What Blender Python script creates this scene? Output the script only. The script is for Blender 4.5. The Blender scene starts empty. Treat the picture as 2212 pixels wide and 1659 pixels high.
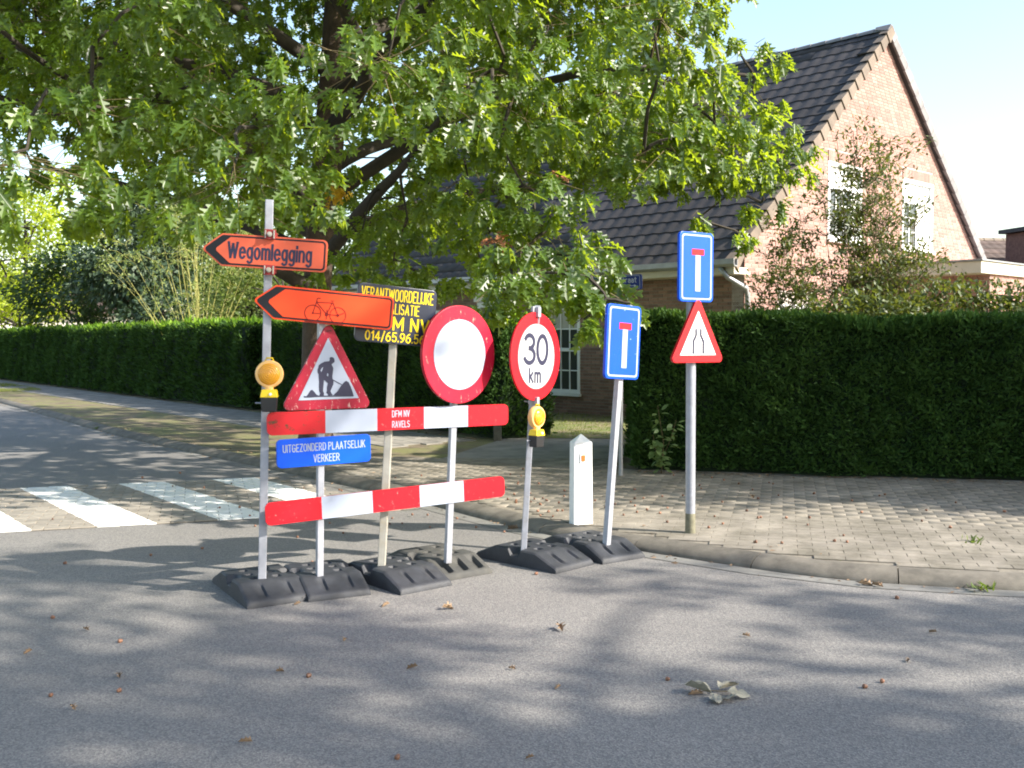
import bpy, bmesh, math, random
import numpy as np
from mathutils import Vector, Matrix, Euler
R = math.radians
rng = np.random.default_rng(7)
random.seed(7)
C = bpy.context.scene.collection
scene = bpy.context.scene

# ------------------------------------------------------------------ camera, sky, sun, exposure
CAMH = 1.62
cd = bpy.data.cameras.new("camera"); cam = bpy.data.objects.new("camera", cd); C.objects.link(cam)
PITCH = R(2.63); ROLL = R(-0.25)
cam.location = (0, 0, CAMH)
cam.rotation_euler = (Matrix.Rotation(math.pi/2 - PITCH, 3, 'X') @ Matrix.Rotation(ROLL, 3, 'Z')).to_euler()
cd.sensor_width = 36; cd.lens = 36*2189/2212; cd.clip_start = 0.05; cd.clip_end = 3000
scene.camera = cam
try: scene.cycles.filter_width = 1.9
except Exception: pass

SUN_EL, SUN_DIR = R(33), Vector((0.944, -0.33, 0))     # horizontal direction towards the sun
w = bpy.data.worlds.new("World"); scene.world = w; w.use_nodes = True
nt = w.node_tree; nt.nodes.clear()
sky = nt.nodes.new('ShaderNodeTexSky'); sky.sky_type = 'NISHITA'; sky.sun_disc = False
sky.sun_elevation = SUN_EL; sky.sun_rotation = math.atan2(SUN_DIR.x, SUN_DIR.y)
sky.air_density = 1.25; sky.dust_density = 1.5; sky.ozone_density = 1.0; sky.altitude = 0
bg = nt.nodes.new('ShaderNodeBackground'); bg.inputs[1].default_value = 0.135
wo = nt.nodes.new('ShaderNodeOutputWorld')
nt.links.new(sky.outputs[0], bg.inputs[0]); nt.links.new(bg.outputs[0], wo.inputs[0])
sd = bpy.data.lights.new("sun", 'SUN'); sd.energy = 4.8; sd.angle = R(0.55); sd.color = (1.0, 0.93, 0.83)
sun = bpy.data.objects.new("sun", sd); C.objects.link(sun)
sv = Vector((SUN_DIR.x*math.cos(SUN_EL), SUN_DIR.y*math.cos(SUN_EL), math.sin(SUN_EL))).normalized()
sun.rotation_euler = sv.to_track_quat('Z', 'Y').to_euler(); sun.location = (20, -8, 20)
scene.view_settings.view_transform = 'Standard'; scene.view_settings.look = 'None'
scene.view_settings.exposure = 1.36; scene.view_settings.gamma = 1.0
scene.view_settings.use_curve_mapping = False

# ------------------------------------------------------------------ helpers
CAMR = cam.rotation_euler.to_matrix()
def ray(px, py):                       # pixel of the 2212x1659 photograph -> direction
    d = Vector(((px-1106)/2189, -(py-829.5)/2189, -1.0)); return CAMR @ d
def at(px, py, Y):
    d = ray(px, py); return Vector((0, 0, CAMH)) + d*(Y/d.y)
def ground(px, py, z=0.0):
    d = ray(px, py); return Vector((0, 0, CAMH)) + d*((z-CAMH)/d.z)

def link(o, parent=None):
    C.objects.link(o)
    if parent is not None: o.parent = parent
    return o
def tag(o, label=None, cat=None, group=None, kind=None):
    if label: o['label'] = label
    if cat: o['category'] = cat
    if group: o['group'] = group
    if kind: o['kind'] = kind
    return o
def thing(name, label, cat, loc=(0, 0, 0), rot=(0, 0, 0), group=None):
    o = bpy.data.objects.new(name, None); o.empty_display_size = 0.2
    o.location = loc; o.rotation_euler = rot
    link(o); return tag(o, label, cat, group)
def inst(name, mesh, parent=None, loc=(0, 0, 0), rot=(0, 0, 0), scale=(1, 1, 1)):
    o = bpy.data.objects.new(name, mesh); o.location = loc; o.rotation_euler = rot; o.scale = scale
    return link(o, parent)

class MB:
    def __init__(s): s.v = []; s.f = []
    def add(s, vs, fs):
        b = len(s.v); s.v += [tuple(v) for v in vs]; s.f += [tuple(b+i for i in f) for f in fs]; return s
    def box(s, c, d, M=None):
        x, y, z = d[0]/2, d[1]/2, d[2]/2
        vs = [Vector((sx*x, sy*y, sz*z)) for sz in (-1, 1) for sy in (-1, 1) for sx in (-1, 1)]
        vs = [(M @ v if M is not None else v) + Vector(c) for v in vs]
        return s.add(vs, [(0,2,3,1),(4,5,7,6),(0,1,5,4),(2,6,7,3),(0,4,6,2),(1,3,7,5)])
    def prism(s, poly, y0, y1, f=None):      # poly in (x,z), from y0 (front) to y1 (back)
        n = len(poly); f = f or (lambda x, y, z: (x, y, z))
        vs = [f(p[0], y0, p[1]) for p in poly] + [f(p[0], y1, p[1]) for p in poly]
        return s.add(vs, [tuple(range(n)), tuple(range(2*n-1, n-1, -1))] + [(i, i+n, (i+1) % n+n, (i+1) % n) for i in range(n)])
    def tube(s, pts, rad, n=8, cap=True):
        pts = [Vector(p) for p in pts]; m = len(pts)
        if not hasattr(rad, '__len__'): rad = [rad]*m
        vs = []; ref = Vector((0.31, 0.17, 0.93))
        for i, p in enumerate(pts):
            t = (pts[min(i+1, m-1)] - pts[max(i-1, 0)]).normalized()
            r_ = ref if abs(t.dot(ref)) < 0.95 else Vector((1, 0, 0))
            u = t.cross(r_).normalized(); v = t.cross(u)
            ph = 0
            for k in range(n):
                a = 2*math.pi*k/n + ph
                vs.append(p + (u*math.cos(a) + v*math.sin(a))*rad[i])
        fs = [(i*n+k, i*n+(k+1) % n, (i+1)*n+(k+1) % n, (i+1)*n+k) for i in range(m-1) for k in range(n)]
        if cap: fs += [tuple(range(n-1, -1, -1)), tuple(range((m-1)*n, m*n))]
        return s.add(vs, fs)
    def mesh(s, name, mat, smooth=False, bevel=0):
        me = bpy.data.meshes.new(name); me.from_pydata(s.v, [], s.f)
        bm = bmesh.new(); bm.from_mesh(me)
        bmesh.ops.recalc_face_normals(bm, faces=bm.faces[:])
        if bevel: bmesh.ops.bevel(bm, geom=bm.edges[:], offset=bevel, segments=2, affect='EDGES', profile=0.6)
        bm.to_mesh(me); bm.free()
        if mat: me.materials.append(mat)
        if smooth:
            me.polygons.foreach_set('use_smooth', [True]*len(me.polygons))
            if smooth == 'auto':
                try: me.set_sharp_from_angle(angle=R(40))
                except Exception: pass
        me.update(); return me
    def build(s, name, mat, parent=None, smooth=False, bevel=0):
        return inst(name, s.mesh(name, mat, smooth, bevel), parent)

def np_mesh(name, V, loops, starts, totals, mat, smooth=False):
    me = bpy.data.meshes.new(name)
    me.vertices.add(len(V)); me.vertices.foreach_set('co', np.ascontiguousarray(V, dtype=np.float32).ravel())
    me.loops.add(len(loops)); me.loops.foreach_set('vertex_index', np.ascontiguousarray(loops, dtype=np.int32))
    me.polygons.add(len(starts)); me.polygons.foreach_set('loop_start', np.ascontiguousarray(starts, dtype=np.int32))
    try: me.polygons.foreach_set('loop_total', np.ascontiguousarray(totals, dtype=np.int32))
    except Exception: pass
    if smooth: me.polygons.foreach_set('use_smooth', np.ones(len(starts), dtype=bool))
    me.update(calc_edges=True); me.validate()
    if mat: me.materials.append(mat)
    return me
def scatter_mesh(name, pos, X, Y, Z, size, tv, tf, mat, smooth=False):
    """copies of a template (tv,tf) at pos with frames X,Y,Z and sizes, joined into one mesh"""
    N = len(pos); tv = np.asarray(tv, float); K = len(tv)
    size = np.asarray(size, float)
    if size.ndim == 1: size = size[:, None]
    V = pos[:, None, :] + size[:, None, :1]*(tv[None, :, 0:1]*X[:, None, :] + tv[None, :, 1:2]*Y[:, None, :] + tv[None, :, 2:3]*Z[:, None, :])
    fl = np.concatenate([np.asarray(f) for f in tf]); ft = np.array([len(f) for f in tf]); L = len(fl)
    loops = (fl[None, :] + (np.arange(N)*K)[:, None]).ravel()
    st = np.concatenate([[0], np.cumsum(ft)[:-1]])
    starts = (st[None, :] + (np.arange(N)*L)[:, None]).ravel(); totals = np.tile(ft, N)
    return np_mesh(name, V.reshape(-1, 3), loops, starts, totals, mat, smooth)
def unit(a): return a/np.maximum(np.linalg.norm(a, axis=-1, keepdims=True), 1e-9)
def frames(axis, nrm):
    Y = unit(axis); X = unit(np.cross(Y, nrm)); Z = np.cross(X, Y); return X, Y, Z

# ------------------------------------------------------------------ materials
def newmat(name):
    m = bpy.data.materials.new(name); m.use_nodes = True; t = m.node_tree; t.nodes.clear()
    o = t.nodes.new('ShaderNodeOutputMaterial'); p = t.nodes.new('ShaderNodeBsdfPrincipled')
    t.links.new(p.outputs[0], o.inputs[0]); return m, t, p, o
def N(t, ty, **kw):
    n = t.nodes.new(ty)
    for k, v in kw.items():
        if hasattr(n, k): setattr(n, k, v)
        else: n.inputs[k].default_value = v
    return n
def mixc(t, fac, a, b, mode='MIX'):
    n = t.nodes.new('ShaderNodeMix'); n.data_type = 'RGBA'; n.blend_type = mode
    for s, v in ((0, fac), (6, a), (7, b)):
        if hasattr(v, 'is_output') or hasattr(v, 'links'): t.links.new(v, n.inputs[s])
        else: n.inputs[s].default_value = v if s == 0 else (*v[:3], 1)
    return n.outputs[2]
def ramp(t, src, p0, p1, c0=(0, 0, 0, 1), c1=(1, 1, 1, 1)):
    r = t.nodes.new('ShaderNodeValToRGB'); t.links.new(src, r.inputs[0])
    r.color_ramp.elements[0].position = p0; r.color_ramp.elements[1].position = p1
    r.color_ramp.elements[0].color = c0; r.color_ramp.elements[1].color = c1
    return r.outputs[0]
def coords(t, world=False):
    if world: return N(t, 'ShaderNodeNewGeometry').outputs['Position']
    return N(t, 'ShaderNodeTexCoord').outputs['Object']
def noise(t, vec, scale, detail=4, rough=.6):
    n = t.nodes.new('ShaderNodeTexNoise'); n.inputs['Scale'].default_value = scale
    n.inputs['Detail'].default_value = detail; n.inputs['Roughness'].default_value = rough
    if vec is not None: t.links.new(vec, n.inputs['Vector'])
    return n.outputs[0]
def island_random(t):
    g = N(t, 'ShaderNodeNewGeometry').outputs['Random Per Island']; o = N(t, 'ShaderNodeObjectInfo').outputs['Random']
    a = N(t, 'ShaderNodeMath', operation='ADD'); t.links.new(g, a.inputs[0]); t.links.new(o, a.inputs[1])
    f = N(t, 'ShaderNodeMath', operation='FRACT'); t.links.new(a.outputs[0], f.inputs[0]); return f.outputs[0]
def bump(t, p, src, strength=.3, dist=.01):
    b = N(t, 'ShaderNodeBump'); b.inputs['Strength'].default_value = strength; b.inputs['Distance'].default_value = dist
    t.links.new(src, b.inputs['Height']); t.links.new(b.outputs[0], p.inputs['Normal'])

def surf(name, col, rough=.6, metal=0, var=0.0, vscale=8, bmp=0, bscale=60, bdist=.01, island=0.0, world=True, spec=.5,
         dirt=None, dscale=6, dlo=.55, dhi=.75):
    m, t, p, o = newmat(name); v = coords(t, world)
    c = (*col, 1)
    out = None
    if var:
        lo = tuple(x*(1-var) for x in col); hi = tuple(min(1, x*(1+var)) for x in col)
        out = mixc(t, ramp(t, noise(t, v, vscale), .3, .7), lo, hi)
    if island:
        lo = tuple(x*(1-island) for x in (out and (1, 1, 1) or col)); hi = tuple(x*(1+island) for x in (out and (1, 1, 1) or col))
        ir = mixc(t, island_random(t), lo, hi)
        out = mixc(t, 1.0, out, ir, 'MULTIPLY') if out else ir
    if dirt:
        out = mixc(t, ramp(t, noise(t, v, dscale, 6, .7), dlo, dhi), out if out else col, dirt)
    if out: t.links.new(out, p.inputs['Base Color'])
    else: p.inputs['Base Color'].default_value = c
    p.inputs['Roughness'].default_value = rough; p.inputs['Metallic'].default_value = metal
    p.inputs['Specular IOR Level'].default_value = spec
    if bmp: bump(t, p, noise(t, v, bscale, 5, .7), bmp, bdist)
    return m

def leafmat(name, c_lo, c_hi, rough=.42, trans=.35, tcol=(.30, .42, .03), spec=.5, nscale=1.2):
    m, t, p, o = newmat(name)
    r = island_random(t)
    n = ramp(t, noise(t, coords(t, True), nscale, 3), .35, .65)
    a = N(t, 'ShaderNodeMath', operation='MULTIPLY'); t.links.new(r, a.inputs[0]); a.inputs[1].default_value = .65
    b = N(t, 'ShaderNodeMath', operation='MULTIPLY_ADD'); t.links.new(n, b.inputs[0]); b.inputs[1].default_value = .35; t.links.new(a.outputs[0], b.inputs[2])
    col = mixc(t, b.outputs[0], c_lo, c_hi)
    t.links.new(col, p.inputs['Base Color']); p.inputs['Roughness'].default_value = rough
    p.inputs['Specular IOR Level'].default_value = spec
    tr = N(t, 'ShaderNodeBsdfTranslucent'); tc = mixc(t, b.outputs[0], tuple(x*.75 for x in tcol), tcol); t.links.new(tc, tr.inputs[0])
    mx = N(t, 'ShaderNodeMixShader'); mx.inputs[0].default_value = trans
    t.links.new(p.outputs[0], mx.inputs[1]); t.links.new(tr.outputs[0], mx.inputs[2]); t.links.new(mx.outputs[0], o.inputs[0])
    return m

# asphalt with aggregate
def asphalt_mat():
    m, t, p, o = newmat('asphalt'); v = coords(t, True)
    big = ramp(t, noise(t, v, .35, 5), .35, .7)
    c = mixc(t, big, (.165, .159, .152), (.212, .204, .193))
    vo = N(t, 'ShaderNodeTexVoronoi'); vo.inputs['Scale'].default_value = 135; t.links.new(v, vo.inputs['Vector'])
    sp = ramp(t, vo.outputs['Color'], .05, .95)
    bw = N(t, 'ShaderNodeRGBToBW'); t.links.new(vo.outputs['Color'], bw.inputs[0])
    g = ramp(t, bw.outputs[0], .2, .85, (.70, .70, .71, 1), (1.36, 1.33, 1.27, 1))
    c = mixc(t, 1.0, c, g, 'MULTIPLY')
    fine = ramp(t, noise(t, v, 260, 2), .3, .7, (.8, .8, .8, 1), (1.2, 1.2, 1.2, 1))
    c = mixc(t, 1.0, c, fine, 'MULTIPLY')
    t.links.new(c, p.inputs['Base Color']); p.inputs['Roughness'].default_value = .78
    p.inputs['Specular IOR Level'].default_value = .35
    bump(t, p, vo.outputs['Distance'], .6, .003)
    return m
M = {}
M['asphalt'] = asphalt_mat()
M['gutter'] = surf('gutter_concrete', (.17, .165, .15), .85, var=.25, vscale=5, bmp=.5, bscale=150, bdist=.004)
M['kerb'] = surf('kerb_concrete', (.135, .12, .096), .9, var=.35, vscale=7, bmp=.6, bscale=120, bdist=.006, island=.1)
M['paver'] = surf('paver', (.245, .217, .175), .9, var=.28, vscale=2.2, bmp=.7, bscale=90, bdist=.006, island=.045, dirt=(.13, .115, .085), dscale=2.6, dlo=.40, dhi=.66)
M['joint'] = surf('sand_joint', (.19, .167, .13), .95, var=.3, vscale=20)
M['tile_path'] = surf('path_tile', (.22, .205, .18), .9, var=.3, vscale=3, bmp=.4, bscale=90, bdist=.004, island=.12)
M['soil'] = surf('soil', (.16, .125, .08), .95, var=.4, vscale=4, bmp=.8, bscale=40, bdist=.02, dirt=(.17, .17, .06), dscale=1.4, dlo=.42, dhi=.6)
M['grassbase'] = surf('turf', (.12, .15, .04), .95, var=.4, vscale=2.5, bmp=.8, bscale=50, bdist=.02, dirt=(.23, .19, .11), dscale=2.0, dlo=.42, dhi=.6)
M['grass'] = leafmat('grass', (.10, .13, .025), (.24, .24, .06), .6, .3)
M['weed'] = leafmat('weed', (.05, .08, .025), (.10, .14, .04), .5, .3)
M['earth'] = surf('earth', (.13, .14, .06), .95, var=.4, vscale=.5)
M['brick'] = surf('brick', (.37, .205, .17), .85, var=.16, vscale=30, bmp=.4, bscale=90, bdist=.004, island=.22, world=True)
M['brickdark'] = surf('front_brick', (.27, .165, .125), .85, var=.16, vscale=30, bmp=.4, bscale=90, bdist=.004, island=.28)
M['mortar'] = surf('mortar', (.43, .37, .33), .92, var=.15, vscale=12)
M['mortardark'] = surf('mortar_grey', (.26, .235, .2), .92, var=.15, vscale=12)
M['tile'] = surf('roof_tile', (.042, .037, .037), .75, var=.2, vscale=3, bmp=.3, bscale=60, bdist=.004, island=.2, dirt=(.085, .065, .035), dscale=5, dlo=.62, dhi=.78)
M['verge'] = surf('verge_tile', (.16, .125, .095), .8, var=.2, vscale=4, island=.12)
M['ridge'] = surf('ridge_tile', (.2, .19, .19), .75, var=.2, vscale=4, island=.12)
M['redtile'] = surf('dark_red_tile', (.075, .05, .042), .8, var=.3, vscale=4, island=.25)
M['cream'] = surf('cream_paint', (.62, .57, .46), .6, var=.08, vscale=3)
M['whitepaint'] = surf('white_paint', (.80, .80, .78), .5, var=.04, vscale=4)
M['zinc'] = surf('zinc', (.34, .35, .37), .45, metal=.6, var=.15, vscale=6)
M['galv'] = surf('galvanised_steel', (.33, .34, .38), .5, metal=.3, var=.14, vscale=14, dirt=(.25, .24, .23), dscale=9, dlo=.55, dhi=.8)
M['galvwarm'] = surf('dirty_galvanised_steel', (.38, .36, .31), .6, metal=.2, var=.16, vscale=12, dirt=(.36, .3, .2), dscale=7, dlo=.5, dhi=.75)
M['rubber'] = surf('black_rubber', (.028, .030, .036), .62, var=.35, vscale=9, bmp=.5, bscale=110, bdist=.004, dirt=(.065, .064, .062), dscale=4, dlo=.5, dhi=.85)
M['rubberdusty'] = surf('dusty_rubber', (.05, .049, .045), .8, var=.3, vscale=9, bmp=.5, bscale=110, bdist=.004, dirt=(.09, .085, .07), dscale=5, dlo=.45, dhi=.7)
M['glass'] = None
def glass_mat():
    m, t, p, o = newmat('window_glass')
    p.inputs['Base Color'].default_value = (.03, .035, .04, 1); p.inputs['Roughness'].default_value = .03
    p.inputs['Specular IOR Level'].default_value = 1.0
    return m
M['glass'] = glass_mat()
M['curtain'] = surf('white_curtain', (.75, .75, .72), .9, var=.05, vscale=20)
M['blind'] = surf('grey_blind', (.42, .41, .36), .8, var=.1, vscale=3)
M['interior'] = surf('dark_interior', (.03, .03, .03), .9)

def signmat(name, col, rough=.35, wear=None, wscale=22, wlo=.66, whi=.70, stretch=(1, 1, 1), var=.06, wear2=None, w2scale=9, w2lo=.66, w2hi=.7, coat=.1):
    m, t, p, o = newmat(name); v = coords(t)
    mp = N(t, 'ShaderNodeMapping'); mp.inputs['Scale'].default_value = stretch; mp.inputs['Rotation'].default_value = (0, .6, 0); t.links.new(v, mp.inputs[0])
    lo = tuple(x*(1-var) for x in col); hi = tuple(min(1, x*(1+var)) for x in col)
    c = mixc(t, ramp(t, noise(t, v, 3.5, 4), .3, .7), lo, hi)
    if wear: c = mixc(t, ramp(t, noise(t, mp.outputs[0], wscale, 7, .72), wlo, whi), c, wear)
    if wear2: c = mixc(t, ramp(t, noise(t, v, w2scale, 4, .6), w2lo, w2hi), c, wear2)
    t.links.new(c, p.inputs['Base Color']); p.inputs['Roughness'].default_value = rough
    p.inputs['Coat Weight'].default_value = coat*.5; p.inputs['Coat Roughness'].default_value = .25; p.inputs['Specular IOR Level'].default_value = .28
    bump(t, p, noise(t, v, 25, 3), .05, .004)
    return m
M['red'] = signmat('sign_red', (.50, .008, .018), .4, wear=(.62, .22, .2), wscale=30, wlo=.60, whi=.70)
M['redworn'] = signmat('worn_sign_red', (.34, .008, .03), .5, wear=(.6, .42, .36), wscale=26, wlo=.57, whi=.64, stretch=(1.4, 1, .6), var=.2)
M['redbright'] = signmat('bright_sign_red', (.55, .012, .02), .35)
M['redrust'] = signmat('rust_spotted_red', (.50, .01, .018), .45, wear=(.10, .04, .02), wscale=16, wlo=.575, whi=.61, var=.1)
M['redcircle'] = signmat('circle_sign_red', (.42, .008, .03), .42, wear=(.65, .4, .3), wscale=24, wlo=.61, whi=.67, stretch=(1.6, 1, .5), var=.1)
M['white'] = signmat('sign_white', (.35, .39, .48), .4, var=.03)
M['whitegrey'] = signmat('dirty_sign_white', (.42, .43, .43), .45, wear=(.30, .27, .22), wscale=13, wlo=.68, whi=.76, stretch=(1, 1, .4), var=.06)
M['blue'] = signmat('sign_blue', (.001, .085, .66), .35, var=.05)
M['bluescratch'] = signmat('scratched_sign_blue', (.001, .07, .60), .35, wear=(.45, .6, .85), wscale=20, wlo=.645, whi=.69, stretch=(.8, 1, 2.2))
M['bluedark'] = signmat('street_name_blue', (.012, .03, .16), .35)
M['orange'] = signmat('fluorescent_orange', (.90, .075, .018), .45, var=.05)
M['orangefaded'] = signmat('faded_orange', (.66, .115, .055), .55, wear=(.60, .30, .22), wscale=10, wlo=.62, whi=.7, var=.1)
M['black'] = signmat('sign_black', (.012, .012, .016), .4, var=.2)
M['darkboard'] = signmat('dark_blue_board', (.022, .028, .048), .32, wear=(.11, .12, .15), wscale=8, wlo=.58, whi=.75, stretch=(1, 1, .5), var=.2)
M['ink'] = signmat('ink', (.03, .03, .06), .45, wear=(.2, .2, .16), wscale=18, wlo=.7, whi=.74)
M['yellow'] = signmat('yellow_lettering', (.85, .62, .01), .4)
M['lampyellow'] = signmat('yellow_plastic', (.80, .55, .01), .35, var=.05, coat=.6)
M['lampblack'] = surf('black_plastic', (.018, .018, .02), .4, var=.2)
def lens_mat():
    m, t, p, o = newmat('amber_lens'); v = coords(t)
    vo = N(t, 'ShaderNodeTexVoronoi'); vo.inputs['Scale'].default_value = 130; t.links.new(v, vo.inputs['Vector'])
    p.inputs['Base Color'].default_value = (.95, .42, .01, 1); p.inputs['Roughness'].default_value = .18
    p.inputs['Coat Weight'].default_value = 1; p.inputs['Coat Roughness'].default_value = .12
    wv_ = N(t, 'ShaderNodeTexWave', wave_type='RINGS', rings_direction='Y'); wv_.inputs['Scale'].default_value = 22; t.links.new(v, wv_.inputs['Vector'])
    ad = N(t, 'ShaderNodeMath', operation='ADD'); t.links.new(vo.outputs['Distance'], ad.inputs[0]); t.links.new(wv_.outputs['Fac'], ad.inputs[1])
    bump(t, p, ad.outputs[0], .7, .004)
    tr = N(t, 'ShaderNodeBsdfTranslucent'); tr.inputs[0].default_value = (.95, .5, .02, 1)
    mx = N(t, 'ShaderNodeMixShader'); mx.inputs[0].default_value = .25
    t.links.new(p.outputs[0], mx.inputs[1]); t.links.new(tr.outputs[0], mx.inputs[2]); t.links.new(mx.outputs[0], o.inputs[0])
    return m
M['lens'] = lens_mat()
M['lensrim'] = surf('amber_rim', (.85, .55, .22), .35, coat=0) if False else signmat('amber_rim', (.85, .50, .18), .35)
M['clampred'] = signmat('red_clamp', (.30, .035, .035), .6, wear=(.2, .12, .1), wscale=30, wlo=.6, whi=.7, var=.2)
M['concretewhite'] = surf('white_painted_concrete', (.80, .80, .79), .7, var=.05, vscale=9, bmp=.3, bscale=60, bdist=.005)
M['bark'] = surf('oak_bark', (.085, .058, .04), .95, var=.4, vscale=7, bmp=.9, bscale=18, bdist=.03)
M['barkdark'] = surf('branch_bark', (.045, .037, .028), .95, var=.3, vscale=7)
M['twig'] = surf('twig_bark', (.12, .09, .04), .8, var=.3, vscale=9)
M['stemyellow'] = surf('yellow_stem', (.36, .34, .10), .8, var=.3, vscale=3)
M['oakleaf'] = leafmat('oak_leaf', (.007, .027, .009), (.085, .150, .014), .40, .36, (.62, .80, .03), spec=.6)
M['oakleaf_far'] = leafmat('oak_leaf_upper', (.025, .06, .015), (.07, .13, .025), .5, .25, (.16, .25, .02))
M['yellowleaf'] = leafmat('yellow_leaf', (.65, .38, .02), (.85, .58, .04), .5, .4, (.8, .5, .03))
M['redleaf'] = leafmat('red_leaf', (.34, .09, .04), (.55, .25, .13), .5, .3, (.45, .15, .05))
M['deadleaf'] = surf('dry_leaf', (.22, .145, .085), .8, var=.3, vscale=20, island=.35)
M['greyleaf'] = surf('curled_grey_leaf', (.27, .25, .19), .8, var=.25, vscale=30)
M['acorn'] = surf('acorn', (.19, .09, .05), .5, island=.4)
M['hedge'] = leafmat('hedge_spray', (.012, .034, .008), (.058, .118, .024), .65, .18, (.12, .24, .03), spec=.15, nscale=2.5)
M['hedgetopdark'] = leafmat('shaded_hedge_tip', (.018, .05, .010), (.07, .14, .025), .65, .2, (.14, .26, .03), spec=.15)  # darker copy of the shoots, with shade put into the leaf colour
M['hedgetop'] = leafmat('hedge_tip', (.07, .16, .02), (.25, .40, .04), .55, .4, (.5, .75, .04), spec=.3)  # pale shoots, brightened further so sunlight is painted into the leaf colour
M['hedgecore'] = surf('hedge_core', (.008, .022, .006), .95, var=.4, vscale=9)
M['yellowgreen'] = leafmat('yellow_green_leaf', (.18, .26, .02), (.42, .48, .03), .5, .45, (.7, .8, .03))
M['pineblue'] = leafmat('pine_needles', (.025, .048, .024), (.075, .12, .055), .6, .15, (.1, .18, .04))
M['midgreen'] = leafmat('garden_leaf', (.05, .09, .02), (.16, .21, .04), .5, .35, (.25, .34, .03))
M['darkgreen'] = leafmat('dark_leaf', (.02, .045, .012), (.06, .11, .02), .5, .2, (.12, .2, .02))
M['shrubleaf'] = leafmat('shrub_leaf', (.035, .06, .018), (.10, .13, .03), .5, .3, (.24, .28, .03))
M['feather'] = leafmat('feathery_leaf', (.14, .18, .05), (.28, .33, .09), .6, .4, (.4, .48, .08))
M['paleleaf'] = leafmat('pale_leaf', (.10, .17, .06), (.2, .28, .10), .5, .3, (.3, .4, .05))
M['farwall'] = surf('pale_render', (.62, .58, .52), .8, var=.1, vscale=2)

# brick crossing with painted stripes
CW_O = Vector((-3.10, 8.80)); CW_D = Vector((.955, .297)); CW_S = Vector((-.614, .789))
def crossing_mat():
    m, t, p, o = newmat('painted_crossing_brick')
    v = coords(t, True); s = N(t, 'ShaderNodeSeparateXYZ'); t.links.new(v, s.inputs[0])
    det = CW_D.x*CW_S.y - CW_D.y*CW_S.x
    def lin(a, b, c):
        m1 = N(t, 'ShaderNodeMath', operation='MULTIPLY_ADD'); t.links.new(s.outputs[0], m1.inputs[0]); m1.inputs[1].default_value = a; m1.inputs[2].default_value = c
        m2 = N(t, 'ShaderNodeMath', operation='MULTIPLY_ADD'); t.links.new(s.outputs[1], m2.inputs[0]); m2.inputs[1].default_value = b; t.links.new(m1.outputs[0], m2.inputs[2]); return m2.outputs[0]
    a, b = CW_S.y/det, -CW_S.x/det
    i = lin(a, b, -(a*CW_O.x + b*CW_O.y) + 20.0)
    wob = N(t, 'ShaderNodeMath', operation='MULTIPLY_ADD'); t.links.new(noise(t, v, 14, 4), wob.inputs[0]); wob.inputs[1].default_value = .03; t.links.new(i, wob.inputs[2])
    fr = N(t, 'ShaderNodeMath', operation='FRACT'); t.links.new(wob.outputs[0], fr.inputs[0])
    st = N(t, 'ShaderNodeMath', operation='GREATER_THAN'); t.links.new(fr.outputs[0], st.inputs[0]); st.inputs[1].default_value = .52
    wear = ramp(t, noise(t, v, 30, 6, .75), .66, .74, (1, 1, 1, 1), (.25, .25, .25, 1))
    fac = N(t, 'ShaderNodeMath', operation='MULTIPLY'); t.links.new(st.outputs[0], fac.inputs[0]); t.links.new(wear, fac.inputs[1])
    base = mixc(t, ramp(t, noise(t, v, 18), .3, .7), (.22, .195, .16), (.29, .26, .215))
    ir = mixc(t, island_random(t), (.82, .82, .82), (1.15, 1.15, 1.15)); base = mixc(t, 1.0, base, ir, 'MULTIPLY')
    c = mixc(t, fac.outputs[0], base, (.76, .76, .73))
    t.links.new(c, p.inputs['Base Color']); p.inputs['Roughness'].default_value = .75
    bump(t, p, noise(t, v, 140, 4), .4, .004)
    return m
M['crossing'] = crossing_mat()

# ------------------------------------------------------------------ 2-D outlines
def arc_poly(pts, rads, n=5):
    out = []; m = len(pts)
    if not hasattr(rads, '__len__'): rads = [rads]*m
    for i in range(m):
        p = Vector(pts[i]); a = (Vector(pts[i-1])-p).normalized(); b = (Vector(pts[(i+1) % m])-p).normalized(); r = rads[i]
        if r <= 0: out.append(tuple(p)); continue
        ang = a.angle(b); d = r/math.tan(ang/2); p0 = p+a*d; p1 = p+b*d
        c = p + (a+b).normalized()*(r/math.sin(ang/2))
        v0 = p0-c; v1 = p1-c; tot = v0.angle_signed(v1)
        for k in range(n+1):
            th = -tot*k/n
            out.append((c.x+v0.x*math.cos(th)-v0.y*math.sin(th), c.y+v0.x*math.sin(th)+v0.y*math.cos(th)))
    return out
def rrect(w_, h_, r, cx=0, cz=0, n=5):
    return arc_poly([(cx-w_/2, cz-h_/2), (cx+w_/2, cz-h_/2), (cx+w_/2, cz+h_/2), (cx-w_/2, cz+h_/2)], r, n)
def circ(r, n=48, cx=0, cz=0): return [(cx+r*math.cos(2*math.pi*k/n), cz+r*math.sin(2*math.pi*k/n)) for k in range(n)]
def tri(side, r, cz=0):
    h = side*.866; return arc_poly([(-side/2, cz-h/3), (side/2, cz-h/3), (0, cz+2*h/3)], r, 6)
def plate(name, poly, front, back, mat, parent, bevel=0):
    mb = MB(); mb.prism(poly, front, back); return mb.build(name, mat, parent, bevel=bevel)
def strokes(name, segs, wd, front, back, mat, parent):
    mb = MB()
    for a, b in segs:
        a = Vector(a); b = Vector(b); d = (b-a).normalized(); n = Vector((-d.y, d.x))*wd/2
        mb.prism([tuple(a-n), tuple(b-n), tuple(b+n), tuple(a+n)], front, back)
    return mb.build(name, mat, parent)
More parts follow.
